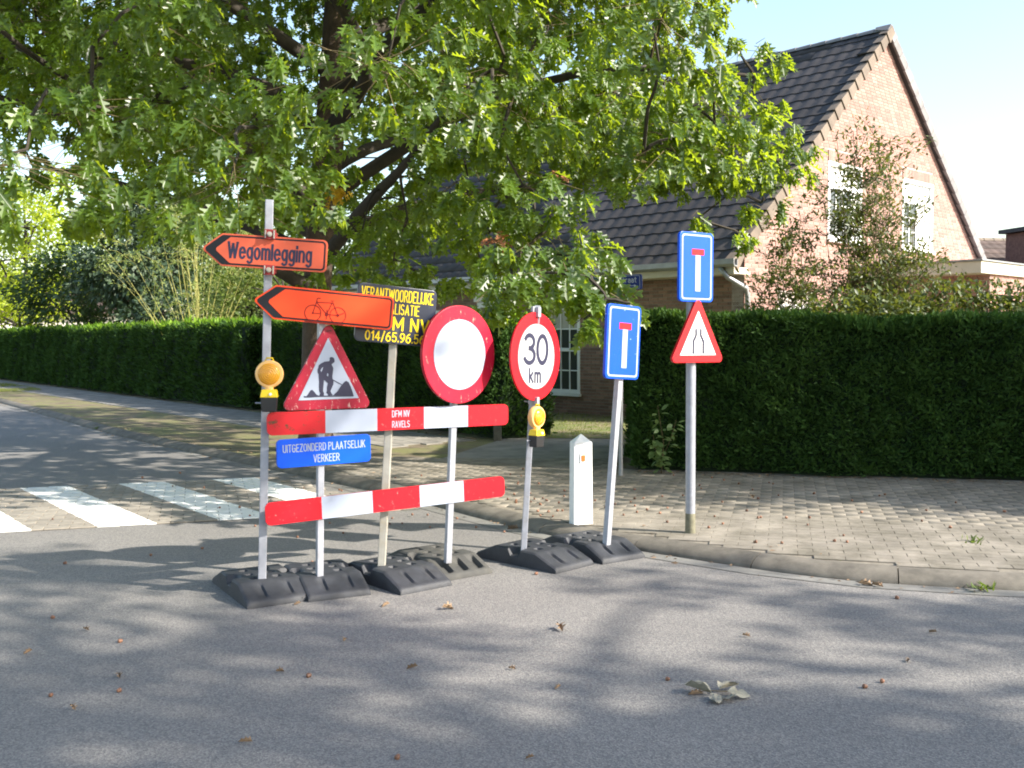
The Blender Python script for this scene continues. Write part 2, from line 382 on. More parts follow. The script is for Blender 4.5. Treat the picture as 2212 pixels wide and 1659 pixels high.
def _A(cx, cy, rx, ry, a0, a1):
    n = max(3, int(abs(a1-a0)/18)); return [(cx+rx*math.cos(R(a0+(a1-a0)*k/n)), cy+ry*math.sin(R(a0+(a1-a0)*k/n))) for k in range(n+1)]
_P = [(0, 0), (0, 1), (.22, 1)]+_A(.22, .74, .24, .26, 90, -90)+[(0, .48)]
GLYPH = {
 'A': [[(0, 0), (.27, 1), (.54, 0)], [(.09, .3), (.45, .3)]], 'D': [[(0, 0), (0, 1), (.18, 1)]+_A(.18, .68, .30, .32, 90, 0)+_A(.18, .32, .30, .32, 0, -90)+[(0, 0)]],
 'E': [[(.42, 1), (0, 1), (0, 0), (.42, 0)], [(0, .52), (.36, .52)]], 'F': [[(.42, 1), (0, 1), (0, 0)], [(0, .5), (.36, .5)]],
 'G': [_A(.25, .73, .25, .27, 25, 180)+_A(.25, .27, .25, .27, 180, 360)+[(.5, .48), (.28, .48)]], 'I': [[(0, 0), (0, 1)]],
 'J': [[(.32, 1), (.32, .2)]+_A(.16, .18, .16, .18, 0, -170)], 'K': [[(0, 0), (0, 1)], [(.44, 1), (0, .38)], [(.14, .56), (.48, 0)]],
 'L': [[(0, 1), (0, 0), (.40, 0)]], 'M': [[(0, 0), (0, 1), (.31, .25), (.62, 1), (.62, 0)]], 'N': [[(0, 0), (0, 1), (.46, 0), (.46, 1)]],
 'O': [_A(.25, .70, .25, .30, 0, 180)+_A(.25, .30, .25, .30, 180, 360)+[(.5, .70)]], 'P': [_P], 'R': [_P, [(.22, .48), (.48, 0)]],
 'S': [_A(.24, .755, .23, .245, 30, 270)+_A(.24, .255, .24, .255, 90, -150)], 'T': [[(0, 1), (.48, 1)], [(.24, 1), (.24, 0)]],
 'U': [[(0, 1), (0, .25)]+_A(.24, .25, .24, .25, 180, 360)+[(.48, 1)]], 'V': [[(0, 1), (.25, 0), (.5, 1)]], 'W': [[(0, 1), (.19, 0), (.38, .9), (.57, 0), (.76, 1)]],
 'Z': [[(0, 1), (.46, 1), (0, 0), (.46, 0)]],
 'a': [[(.36, 0), (.36, .50)]+_A(.19, .50, .17, .20, 0, 150), [(.36, .42), (.17, .42)]+_A(.17, .21, .17, .21, 90, 270)+[(.24, 0), (.36, .12)]],
 'd': [[(.38, 0), (.38, 1)], _A(.19, .35, .19, .35, 0, 360)], 'e': [[(0, .38), (.4, .38)]+_A(.2, .42, .2, .28, 0, 180)+_A(.2, .27, .2, .27, 180, 330)],
 'g': [_A(.19, .37, .19, .33, 0, 360), [(.38, .7), (.38, -.08)]+_A(.19, -.08, .19, .2, 0, -145)], 'i': [[(0, 0), (0, .7)], [(0, .87), (0, 1)]],
 'k': [[(0, 0), (0, 1)], [(.36, .7), (0, .28)], [(.12, .42), (.38, 0)]], 'l': [[(0, 1), (0, .0)]],
 'm': [[(0, 0), (0, .7)], _A(.15, .52, .15, .18, 180, 0)+[(.3, 0)], _A(.45, .52, .15, .18, 180, 0)+[(.6, 0)]], 'n': [[(0, 0), (0, .7)], _A(.18, .5, .18, .2, 180, 0)+[(.36, 0)]],
 'o': [_A(.2, .35, .2, .35, 0, 360)], 'r': [[(0, 0), (0, .7)], _A(.18, .5, .18, .2, 180, 60)], 's': [_A(.17, .52, .16, .18, 40, 270)+_A(.17, .17, .17, .17, 90, -150)],
 't': [[(.12, 1), (.12, .15)]+_A(.24, .14, .12, .14, 180, 285), [(0, .7), (.3, .7)]],
 '0': [_A(.24, .5, .24, .5, 0, 360)], '1': [[(0, .78), (.18, 1), (.18, 0)]], '3': [_A(.23, .765, .21, .235, 155, -90)+_A(.23, .265, .24, .265, 90, -155)],
 '4': [[(.36, 0), (.36, 1), (0, .28), (.5, .28)]], '5': [[(.42, 1), (.06, 1), (.03, .52)]+_A(.22, .31, .24, .31, 125, -150)],
 '6': [_A(.24, .3, .24, .3, 0, 360), _A(.46, .3, .46, .7, 180, 100)], '9': [_A(.24, .7, .24, .3, 0, 360), _A(.02, .7, .46, .7, 0, -80)],
 '8': [_A(.24, .76, .21, .24, 0, 360), _A(.24, .26, .24, .26, 0, 360)], '.': [[(0, 0), (0, .09)]], '/': [[(0, -.1), (.3, 1.1)]]}
def text(name, s, w_, h_, cx, cz, front, mat, parent, bold=.13, gap=.24):
    """lettering built from strokes: w_ by h_ (cap height), centred"""
    items = []; x = 0
    for ch in s:
        if ch == ' ': x += .34; continue
        g_ = GLYPH[ch]; gw_ = max(p[0] for st in g_ for p in st); items += [[(x+p[0], p[1]) for p in st] for st in g_]; x += gw_+gap
    tot = x-gap; sx = w_/tot; sw = bold*h_/2; mb = MB(); k = 0
    pieces = []
    for st in items:
        pts = [Vector((p[0]*sx-w_/2+cx, p[1]*h_-h_/2+cz)) for p in st]
        pts = [p for i, p in enumerate(pts) if i == 0 or (p-pts[i-1]).length > 1e-6]; cur = [pts[0]]; cut = False
        for i in range(1, len(pts)):
            cur.append(pts[i])
            if i < len(pts)-1 and (pts[i]-pts[i-1]).angle(pts[i+1]-pts[i]) > R(40): pieces.append((cur, True)); cur = [pts[i]]; cut = True
        pieces.append((cur, cut or (pts[0]-pts[-1]).length > 1e-5))
    for pts, opened in pieces:
        k += 1; f = front-.00010*(k % 7)
        closed = not opened
        if opened:
            pts = list(pts); a_ = (pts[0]-pts[1]).normalized()*sw*.75; b_ = (pts[-1]-pts[-2]).normalized()*sw*.75; pts[0] = pts[0]+a_; pts[-1] = pts[-1]+b_
        if closed: pts = pts[:-1]
        n = len(pts); Lf = []; Rt = []
        for i in range(n):
            a = pts[i-1] if (i or closed) else None; b = pts[(i+1) % n] if (i < n-1 or closed) else None
            d0 = (pts[i]-a).normalized() if a is not None else None; d1 = (b-pts[i]).normalized() if b is not None else None
            if d0 is None: d0 = d1
            if d1 is None: d1 = d0
            m_ = d0+d1; m_ = m_.normalized() if m_.length > .2 else d0; nn = Vector((-m_.y, m_.x)); c_ = max(.45, nn.dot(Vector((-d0.y, d0.x))))
            Lf.append(pts[i]+nn*sw/c_); Rt.append(pts[i]-nn*sw/c_)
        V = [(p.x, f, p.y) for p in Lf]+[(p.x, f, p.y) for p in Rt]+[(p.x, front+.0015, p.y) for p in Lf]+[(p.x, front+.0015, p.y) for p in Rt]
        F = []
        for i in range(n if closed else n-1):
            j = (i+1) % n; F += [(i, n+i, n+j, j), (i, j, 2*n+j, 2*n+i), (n+i, 3*n+i, 3*n+j, n+j)]
        if not closed: F += [(0, 2*n, 3*n, n), (n-1, 2*n-1, 4*n-1, 3*n-1)]
        mb.add(V, F)
    return mb.build(name, mat, parent)
def sub(name, parent, loc, rot=(0, 0, 0), mesh=None):
    o = bpy.data.objects.new(name, mesh); o.location = loc; o.rotation_euler = rot; return link(o, parent)

# ------------------------------------------------------------------ GROUND
kpx = [(-13.0, 25.7), (-9.2, 20.6), (-7.3, 17.7), (-5.7, 15.8), (-4.25, 13.9), (-3.2, 12.8), (-2.3, 11.5), (-0.92, 10.1), (-0.31, 8.95), (.25, 8.2), (.97, 7.6), (1.41, 7.2), (1.92, 6.78), (2.30, 6.57), (3.19, 6.32)]
def catmull(P, n=6):
    P = [Vector(p) for p in P]; P = [P[0]*2-P[1]] + P + [P[-1]*2-P[-2]]; out = []
    for i in range(1, len(P)-2):
        for k in range(n):
            t = k/n; a, b, c, d = P[i-1], P[i], P[i+1], P[i+2]
            out.append(.5*((2*b) + (c-a)*t + (2*a-5*b+4*c-d)*t*t + (3*b-a-3*c+d)*t**3))
    return out + [P[-2]]
kctrl = [Vector((-40, 62)), Vector((-24, 40.5)), Vector((-16.5, 30.5))] + [Vector(p) for p in kpx] + [Vector((5.2, 5.95)), Vector((8.5, 5.45)), Vector((14, 4.7)), Vector((30, 2.5))]
# smooth the traced control points once
ks = [kctrl[0]] + [(kctrl[i-1]+kctrl[i]*2+kctrl[i+1])/4 for i in range(1, len(kctrl)-1)] + [kctrl[-1]]
kerb_line = catmull(ks, 8)
acc = [0]
for a, b in zip(kerb_line, kerb_line[1:]): acc.append(acc[-1]+(b-a).length)
def kpt(s):
    import bisect
    i = max(1, min(len(acc)-1, bisect.bisect_left(acc, s))); f = (s-acc[i-1])/(acc[i]-acc[i-1])
    p = kerb_line[i-1].lerp(kerb_line[i], f); d = (kerb_line[i]-kerb_line[i-1]).normalized()
    return p, d, Vector((-d.y, d.x))        # normal points to the garden side
KL = acc[-1]
kA = np.array([[p.x, p.y] for p in kerb_line]); kB = kA[1:]; kA0 = kA[:-1]
def kdist(x, y):        # signed distance from the kerb line, positive on the garden side
    p = np.array([x, y]); d = kB-kA0; t = np.clip(((p-kA0)*d).sum(1)/(d*d).sum(1), 0, 1)
    q = kA0+d*t[:, None]; r = p-q; i = np.argmin((r*r).sum(1)); L = np.linalg.norm(r[i])
    return L if (d[i][0]*r[i][1]-d[i][1]*r[i][0]) > 0 else -L

def sheet(name, pts, z, mat, kind='structure'):
    bm = bmesh.new(); vs = [bm.verts.new((p[0], p[1], z)) for p in pts]; f = bm.faces.new(vs)
    bmesh.ops.triangulate(bm, faces=[f]); bmesh.ops.recalc_face_normals(bm, faces=bm.faces[:])
    for f in bm.faces:
        if f.normal.z < 0: f.normal_flip()
    me = bpy.data.meshes.new(name); bm.to_mesh(me); bm.free(); me.materials.append(mat)
    o = inst(name, me); o['kind'] = kind; return o
g = sheet('ground', [(-900, -500), (900, -500), (900, 1500), (-900, 1500)], -.06, M['earth'])
sheet('road', [(-60, -6), (60, -6), (60, 0), (30, 2.5)] + [(p.x, p.y) for p in reversed(kerb_line)] + [(-60, 90), (-70, 40)], 0, M['asphalt'])
PZ = .075
inner = [kpt(s)[0]+kpt(s)[2]*.16 for s in np.linspace(0, KL, 120)]
sheet('garden_ground', [(p.x, p.y) for p in inner] + [(60, 0), (60, 120), (-60, 120)], PZ-.012, M['soil'])
# gutter strip
gi = [kpt(s) for s in np.linspace(KL*.2, KL, 110)]
mb = MB()
for i in range(len(gi)-1):
    a, b = gi[i], gi[i+1]; q = [a[0]-a[2]*.16, b[0]-b[2]*.16, b[0], a[0]]
    mb.add([(p.x, p.y, .004) for p in q], [(0, 1, 2, 3)])
o = mb.build('gutter', M['gutter']); o['kind'] = 'structure'
# kerb stones
kerb_root = bpy.data.objects.new('kerb', None); link(kerb_root); kerb_root['kind'] = 'structure'
s = 22.0
while s < KL-.9:
    L = .98; mb = MB(); prof = [(-.0, -.03), (-.0, .006), (.012, .03), (.06, .062), (.13, .08), (.17, .085), (.17, -.03)]
    ring = []
    h0 = random.uniform(-.004, .004)
    for k in range(5):
        p, d, n = kpt(s+.004+(L-.008)*k/4)
        ring.append([(p.x+n.x*o_, p.y+n.y*o_, z_+h0) for o_, z_ in prof])
    V = [v for r_ in ring for v in r_]; m_ = len(prof)
    F = [(i*m_+k, i*m_+k+1, (i+1)*m_+k+1, (i+1)*m_+k) for i in range(4) for k in range(m_-1)] + [tuple(range(m_)), tuple(range(4*m_, 5*m_))]
    mb.add(V, F); mb.build('kerb_stone', M['kerb'], kerb_root, smooth='auto'); s += L

# pavement (concrete brick pavers)
pave = bpy.data.objects.new('pavement', None); link(pave); pave['kind'] = 'structure'
def jointbed(name, cond, parent=None): pass
pd = Vector((.966, -.26)).normalized(); pn = Vector((.26, .966)).normalized()
plist = []
HN = Vector((.26, .966))
def in_pave(x, y):
    if kdist(x, y) < .27: return False
    if x > 1.2 and (Vector((x, y))-Vector((1.39, 11.62))).dot(HN) > .12: return False
    if x <= 1.2 and y > 12.9 - .1*x: return False
    if (Vector((x, y))-Vector((-3.3, 12.6))).dot(Vector((.8, -.6))) < 0: return False
    return x < 9.5
LX, LY = .212, .106
r_ = 0
for j in range(-10, 90):
    off = .5*LX if j % 2 else 0
    for i in range(-40, 50):
        p = Vector((1.0, 7.0)) + pd*(i*LX+off) + pn*(j*LY)
        if p.y < 4.6 or p.x < -4 : continue
        if abs(p.x) < .56*p.y+1.2 and in_pave(p.x, p.y): plist.append((p.x, p.y))
plist.sort(key=lambda p: p[0]**2+p[1]**2)
def slab_mesh(name, lx, ly, h, mat, ch=.006):
    mb = MB(); a, b = lx/2, ly/2
    V = [(-a, -b, -h), (a, -b, -h), (a, b, -h), (-a, b, -h), (-a, -b, -ch), (a, -b, -ch), (a, b, -ch), (-a, b, -ch),
         (-a+ch, -b+ch, 0), (a-ch, -b+ch, 0), (a-ch, b-ch, 0), (-a+ch, b-ch, 0)]
    F = [(0, 1, 5, 4), (1, 2, 6, 5), (2, 3, 7, 6), (3, 0, 4, 7), (4, 5, 9, 8), (5, 6, 10, 9), (6, 7, 11, 10), (7, 4, 8, 11), (8, 9, 10, 11)]
    mb.add(V, F); return mb.mesh(name, mat), V, F
pm, PV, PF = slab_mesh('paver', LX-.003, LY-.003, .03, M['paver'], .0018)
ang = math.atan2(pd.y, pd.x)
for (x, y) in plist[:300]:
    inst('paver', pm, pave, (x, y, PZ+.004+random.uniform(-.0008, .0008)), (random.uniform(-.004, .004), random.uniform(-.004, .004), ang+random.uniform(-.01, .01)))
def rest_slabs(name, lst, V, F, z, dirv, mat, parent, tilt=.012, dz=.0025):
    n = len(lst); pos = np.array([[x, y, z] for x, y in lst]); pos[:, 2] += rng.uniform(-dz, dz, n)
    a_ = math.atan2(dirv.y, dirv.x)+rng.uniform(-.01, .01, n)
    X = np.stack([np.cos(a_), np.sin(a_), rng.uniform(-tilt, tilt, n)], 1); X = unit(X)
    Z = unit(np.stack([rng.uniform(-tilt, tilt, n), rng.uniform(-tilt, tilt, n), np.ones(n)], 1)); Y = np.cross(Z, X)
    o = inst(name, scatter_mesh(name, pos, X, Y, Z, np.ones(n), V, F, mat), parent); o['kind'] = 'stuff'; return o
rest_slabs('far_pavers', plist[300:], PV, PF, PZ+.004, pd, M['paver'], pave, .004, .0008)

# crossing bricks
cross = bpy.data.objects.new('brick_crossing', None); link(cross); cross['kind'] = 'structure'
cn = Vector((-CW_D.y, CW_D.x)).normalized(); cdv = CW_D.normalized()
DEP = 2.92*CW_S.normalized().dot(cn)
clist = []
bx_, by_ = .205, .104
for j in range(int(DEP/by_)):
    for i in range(-42, 26):
        p = CW_O + cn*(by_*(j+.5)) + cdv*(i*bx_+(.5*bx_ if j % 2 else 0)) + CW_S*0
        if kdist(p.x, p.y) > -.34: continue
        if p.x < -.56*p.y-.6: continue
        clist.append((p.x, p.y))
clist.sort(key=lambda p: p[0]**2+p[1]**2)
cm_, CV, CF = slab_mesh('crossing_brick', bx_-.007, by_-.005, .012, M['crossing'], .004)
for (x, y) in clist[:300]:
    inst('paving_brick', cm_, cross, (x, y, .014+random.uniform(-.0015, .0015)), (random.uniform(-.006, .006), random.uniform(-.006, .006), math.atan2(cdv.y, cdv.x)))
rest_slabs('far_paving_bricks', clist[300:], CV, CF, .014, cdv, M['crossing'], cross, .006)
q0 = CW_O+cdv*-9; q1 = CW_O+cdv*2.35
bed = [q0, q1, CW_O+cn*DEP*.45+cdv*1.6, CW_O+cn*DEP+cdv*.35, q0+cn*DEP]
sheet('crossing_bed', [tuple(p) for p in bed], .0045, M['joint'])
# pavement bed
xs = []
def grid_sheet(name, cond, x0, x1, y0, y1, st, z, mat):
    mb = MB(); nx = int((x1-x0)/st); ny = int((y1-y0)/st)
    for i in range(nx):
        for j in range(ny):
            x = x0+i*st; y = y0+j*st
            if cond(x+st/2, y+st/2): mb.add([(x, y, z), (x+st, y, z), (x+st, y+st, z), (x, y+st, z)], [(0, 1, 2, 3)])
    o = mb.build(name, mat); o['kind'] = 'structure'; return o
grid_sheet('pavement_bed', lambda x, y: kdist(x, y) > .17 and (in_pave(x, y) or kdist(x, y) < .4), -3.5, 9.5, 4.6, 13, .1, PZ-.006, M['joint'])

# tiled path along the left hedge, the driveway, the lawn
hd = Vector((-.628, .778)); hn = Vector((.778, .628)); H0 = Vector((-.36, 15.2))       # left hedge: start and direction (away)
path = bpy.data.objects.new('footpath', None); link(path); path['kind'] = 'structure'
tl = []
for j in range(0, 110):
    for i in range(5):
        p = H0 - hn*(.12+.3*(i+.5)) + hd*(.3*j+(.15 if i % 2 else 0) + 0.3)
        tl.append((p.x, p.y))
tl.sort(key=lambda p: p[0]**2+p[1]**2)
tm_, TV, TF = slab_mesh('path_tile', .293, .293, .03, M['tile_path'])
for (x, y) in tl[:200]:
    inst('path_tile', tm_, path, (x, y, PZ+.003+random.uniform(-.002, .002)), (random.uniform(-.006, .006), random.uniform(-.006, .006), math.atan2(hd.y, hd.x)))
rest_slabs('far_path_tiles', tl[200:], TV, TF, PZ+.003, hd, M['tile_path'], path, .006)
drv = [ground(1000, 968, PZ), ground(1085, 962, PZ), ground(1300, 985, PZ), ground(1310, 1012, PZ), ground(1130, 1030, PZ), ground(950, 1000, PZ)]
sheet('driveway', [(-1.0, 12.6), (1.35, 12.4), (1.55, 13.9), (1.5, 15.3), (-.1, 15.5)], PZ+.002, M['tile_path'])
sheet('lawn', [(-.15, 15.6), (1.48, 15.45), (3.6, 17.4), (-7, 28), (-9, 27)], PZ-.002, M['grassbase'])
verge_pts = [kpt(s)[0]+kpt(s)[2]*.2 for s in np.linspace(8, 40.5, 60)] + []
vin = [p+Vector((.778, .628))*2.0 for p in reversed(verge_pts)]
sheet('grass_verge', [tuple(p) for p in verge_pts+vin], PZ-.004, M['grassbase'])
# grass blades
def grass(name, fn, n, hgt=(.03, .07), mat='grass', wdt=.1, label=None):
    P = []
    while len(P) < n:
        p = fn()
        if p is not None: P.append(p)
    P = np.array(P); ax = rng.normal(0, .45, (n, 3)); ax[:, 2] = 1
    X, Y, Z = frames(ax, rng.normal(size=(n, 3)))
    sz = rng.uniform(*hgt, n)
    o = inst(name, scatter_mesh(name, P, X, Y, Z, sz, [(-wdt, 0, 0), (wdt, 0, 0), (0, 1, .15)], [(0, 1, 2)], M[mat])); o['kind'] = 'stuff'
    tag(o, label, 'grass'); return o
def verge_pt():
    s_ = random.uniform(14, 40.5); p, d, n = kpt(s_); q = p+n*random.uniform(.22, 2.1)
    v = math.sin(q.x*1.7+q.y)*math.sin(q.y*1.3-q.x*.6)
    if v < -.15 or (q.y < 14.2 and random.random() < .75): return None
    return (q.x, q.y, PZ-.005)
grass('verge_grass', verge_pt, 22000, (.03, .075), label='dry yellow-green grass growing in the verge between kerb and left path')
def lawn_pt():
    t_ = random.random(); x = random.uniform(-4, 3); y = random.uniform(15.6, 23)
    if x > 1.45+(y-15.5)*.9 or x < -.2-(y-15.6)*.75: return None
    return (x, y, PZ-.003)
grass('lawn_grass', lawn_pt, 9000, (.03, .06), label='short sunlit lawn grass in front of the house door')

# opposite verge, out of frame, where the shading trees stand
sheet('opposite_verge', [(4.5, -6), (60, -6), (60, -2.2), (30, .0), (14, 1.6), (7.5, 1.8), (5.0, -.5)], .03, M['grassbase'])

# ------------------------------------------------------------------ HOUSE
HA = math.atan2(.69, .724)
house = thing('brick_house', 'red brick house with steep dark tiled roof and white windows behind the hedges', 'house', (4.03, 17.6, 0), (0, 0, HA))
HL, HW, EZ, RZ = 12.4, 10.14, 2.95, 7.86
slope = math.atan2(RZ-EZ+.05, HW/2+.5)
def roofz(x): return 3.30+(x)*(RZ-3.30)/(HW/2) if x <= HW/2 else 3.30+(HW-x)*(RZ-3.30)/(HW/2)
# openings on gable: (x0,x1,z0,z1)
gw = [(2.80, 4.14, 3.48, 4.97), (5.90, 7.38, 3.48, 4.97), (1.05, 2.35, .95, 2.2)]
fw = [(3.85, 4.74, .48, 2.25), (5.93, 6.83, .0, 2.40), (8.2, 9.6, .75, 2.25)]     # on the front wall, y coordinate
mb = MB(); T = .28
# mortar slabs built from cells around the openings
def wall_cells(mb, xs, zs, holes, top, mp, th):
    for i in range(len(xs)-1):
        for j in range(len(zs)-1):
            x0, x1, z0, z1 = xs[i], xs[i+1], zs[j], zs[j+1]; cx, cz = (x0+x1)/2, (z0+z1)/2
            if any(h[0] < cx < h[1] and h[2] < cz < h[3] for h in holes): continue
            zt0, zt1 = min(z1, top(x0)), min(z1, top(x1))
            if zt0 <= z0+1e-4 and zt1 <= z0+1e-4: continue
            zt0 = max(zt0, z0); zt1 = max(zt1, z0)
            P = [(x0, z0), (x1, z0), (x1, zt1), (x0, zt0)]
            V = [mp(x, 0, z) for x, z in P]+[mp(x, th, z) for x, z in P]
            mb.add(V, [(0, 1, 2, 3), (7, 6, 5, 4), (0, 4, 5, 1), (1, 5, 6, 2), (2, 6, 7, 3), (3, 7, 4, 0)])
gx = sorted(set([0, HW/2, HW]+[v for h in gw for v in h[:2]])); gz = sorted(set([0, 3.34]+[v for h in gw for v in h[2:]]+[5.5, 6.5, 7.3, 8.2]))
gx = sorted(set(gx+list(np.linspace(0, HW, 41)))) 
wall_cells(mb, gx, gz, gw, lambda x: roofz(x)-.03, lambda x, y, z: (x, .008+y, z), .25)
gwall = mb.build('gable_wall', M['mortar'], house)
mb = MB(); fy = sorted(set([0.26, HL]+[v for h in fw for v in h[:2]])); fz = sorted(set([0, 3.0]+[v for h in fw for v in h[2:]]))
wall_cells(mb, fy, fz, fw, lambda x: 3.0, lambda x, y, z: (.008+y, x, z), .25)
mb.box((HW-.13, HL/2, 1.6), (.24, HL-.5, 3.2)); mb.box((HW/2, HL-.13, 1.6), (HW-.5, .24, 3.2))
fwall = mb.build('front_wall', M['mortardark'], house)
# bricks
bm_, BV, BF = None, None, None
def unitbox(lx, ly, lz):
    mb = MB(); mb.box((0, 0, 0), (lx, ly, lz)); return mb
BL, BH, CO = .21, .051, .063
def brick_rows(zr, length_fn, holes):
    out = []
    for j, z in enumerate(np.arange(zr[0], zr[1], CO)):
        a, b = length_fn(z+CO/2)
        if b-a < .12: continue
        i = 0; x = a - (0 if j % 2 else .111)
        while x < b:
            x0, x1 = max(x, a), min(x+BL, b); x += BL+.012
            if x1-x0 < .05: continue
            segs = [(x0, x1)]
            for h in holes:
                if h[2]-.01 < z+CO/2 < h[3]:
                    ns = []
                    for s0, s1 in segs:
                        if s1 <= h[0] or s0 >= h[1]: ns.append((s0, s1)); continue
                        if s0 < h[0]: ns.append((s0, h[0]))
                        if s1 > h[1]: ns.append((h[1], s1))
                    segs = ns
            for s0, s1 in segs:
                if s1-s0 > .04: out.append(((s0+s1)/2, z+CO/2, s1-s0))
    return out
holes_g = [(h[0], h[1], h[2], h[3]+.22) for h in gw]
def grow(z):
    if z < 3.36: return (0, HW)
    t = (z-3.30)/(RZ-3.30)*(HW/2); return (t+.02, HW-t-.02)
gb = brick_rows((1.5, 8.0), grow, holes_g)
def boxes_mesh(name, lst, mp, mat, th=.02):
    V = []; F = []
    for cx, cz, L in lst:
        b = len(V); x0, x1, z0, z1 = cx-L/2, cx+L/2, cz-BH/2, cz+BH/2
        V += [mp(x0, 0, z0), mp(x1, 0, z0), mp(x1, 0, z1), mp(x0, 0, z1), mp(x0, th, z0), mp(x1, th, z0), mp(x1, th, z1), mp(x0, th, z1)]
        F += [(b, b+1, b+2, b+3), (b, b+4, b+5, b+1), (b+1, b+5, b+6, b+2), (b+2, b+6, b+7, b+3), (b+3, b+7, b+4, b)]
    me = bpy.data.meshes.new(name); me.from_pydata(V, [], F); me.materials.append(mat); me.update(); return me
near = sorted([b for b in gb if b[1] > 2.0], key=lambda b: b[0]*.5+abs(b[1]-3.3)); sel = set(near[:300])
bmesh_std = boxes_mesh('brick', [(0, 0, BL)], lambda x, y, z: (x, y, z), M['brick'])
for cx, cz, L in near[:300]:
    inst('brick', bmesh_std, gwall, (cx, 0, cz), (0, 0, 0), (L/BL, 1, 1))
o = inst('gable_bricks', boxes_mesh('gable_bricks', [b for b in gb if b not in sel], lambda x, y, z: (x, y, z), M['brick']), gwall); o['kind'] = 'stuff'
# soldier courses above the upper windows
for h in gw[:2]:
    mb = MB(); x = h[0]+.01
    while x < h[1]-.04:
        mb.box((x+.026, .0, h[3]+.105), (.052, .03, .205)); x += .063
    mb.build('soldier_course', M['brick'], gwall)['kind'] = 'stuff'
fb = brick_rows((.02, 2.98), lambda z: (0.0, HL), fw)
nearf = sorted(fb, key=lambda b: abs(b[0]-3.6)+abs(b[1]-1.2)*.4); self_ = set(nearf[:300])
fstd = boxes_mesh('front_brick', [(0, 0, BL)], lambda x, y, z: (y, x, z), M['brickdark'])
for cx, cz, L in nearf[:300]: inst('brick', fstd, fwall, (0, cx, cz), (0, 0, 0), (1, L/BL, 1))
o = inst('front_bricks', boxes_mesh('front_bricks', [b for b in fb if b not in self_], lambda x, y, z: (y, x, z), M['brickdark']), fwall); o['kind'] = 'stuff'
# red corner bricks: slightly redder quoin at the corner end
# windows
def window(h, mp, rot, cols, rows, split, parent, curtain=None, blind=False, name='window'):
    """h opening; mp(u,depth,z)"""
    x0, x1, z0, z1 = h; fr = .075
    root = sub(name, parent, (0, 0, 0))
    def bx(nm, a0, a1, b0, b1, d0, d1, mat, par=root):
        V = [mp(a, d, b) for d in (d0, d1) for b in (b0, b1) for a in (a0, a1)]
        m = MB(); m.add(V, [(0, 2, 3, 1), (4, 5, 7, 6), (0, 1, 5, 4), (2, 6, 7, 3), (0, 4, 6, 2), (1, 3, 7, 5)])
        return m.build(nm, mat, par)
    m = MB()
    def addb(a0, a1, b0, b1, d0, d1):
        V = [mp(a, d, b) for d in (d0, d1) for b in (b0, b1) for a in (a0, a1)]
        m.add(V, [(0, 2, 3, 1), (4, 5, 7, 6), (0, 1, 5, 4), (2, 6, 7, 3), (0, 4, 6, 2), (1, 3, 7, 5)])
    addb(x0, x0+fr, z0+fr, z1-fr, -.01, .10); addb(x1-fr, x1, z0+fr, z1-fr, -.01, .10)
    addb(x0, x1, z1-fr, z1, -.012, .102); addb(x0, x1, z0, z0+fr, -.012, .102)
    zs = z0+(z1-z0)*split
    addb(x0+fr, x1-fr, zs-.035, zs+.035, .0, .09)
    f = m.build('frame', M['whitepaint'], root, bevel=.004)
    bx('sill', x0-.03, x1+.03, z0-.055, z0-.003, -.07, .1, M['whitepaint'])
    gx0, gx1 = x0+fr, x1-fr
    for (a, b, nr) in ((z0+fr, zs-.035, rows[0]), (zs+.035, z1-fr, rows[1])):
        m = MB()
        for k in range(1, cols):
            xx = gx0+(gx1-gx0)*k/cols; addb_ = (xx-.012, xx+.012, a, b, .03, .07)
            V = [mp(u, d, z) for d in (.03, .07) for z in (a, b) for u in (xx-.012, xx+.012)]
            m.add(V, [(0, 2, 3, 1), (4, 5, 7, 6), (0, 1, 5, 4), (2, 6, 7, 3), (0, 4, 6, 2), (1, 3, 7, 5)])
        for k in range(1, nr):
            zz = a+(b-a)*k/nr
            V = [mp(u, d, z) for d in (.034, .066) for z in (zz-.012, zz+.012) for u in (gx0, gx1)]
            m.add(V, [(0, 2, 3, 1), (4, 5, 7, 6), (0, 1, 5, 4), (2, 6, 7, 3), (0, 4, 6, 2), (1, 3, 7, 5)])
        if m.v: m.build('glazing_bars', M['whitepaint'], root)
        for i in range(cols):
            for j in range(nr):
                u0 = gx0+(gx1-gx0)*i/cols; u1 = gx0+(gx1-gx0)*(i+1)/cols; w0 = a+(b-a)*j/nr; w1 = a+(b-a)*(j+1)/nr
                mt = M['glass']
                if curtain and curtain(i/cols, (w0-z0)/(z1-z0)): mt = M['curtain']
                if blind and w0 > z0+(z1-z0)*.68: mt = M['blind']
                bx('pane', u0+.001, u1-.001, w0+.001, w1-.001, .048, .054, mt)
    bx('reveal', x0-.001, x1+.001, z0, z1, .14, .2, M['interior'])
    return root
G = lambda u, d, z: (u, d, z)
F_ = lambda u, d, z: (d, u, z)
window(gw[0], G, 0, 4, (3, 1), .68, house, curtain=lambda i, z: i > .7 or (z > .6))
window(gw[1], G, 0, 4, (3, 1), .68, house, curtain=lambda i, z: i > .4 or z > .6)
window(gw[2], G, 0, 3, (2, 1), .7, house, curtain=lambda i, z: False)
window(fw[0], F_, 0, 3, (2, 2), .50, house, blind=True)
window(fw[2], F_, 0, 3, (2, 1), .62, house, blind=True)
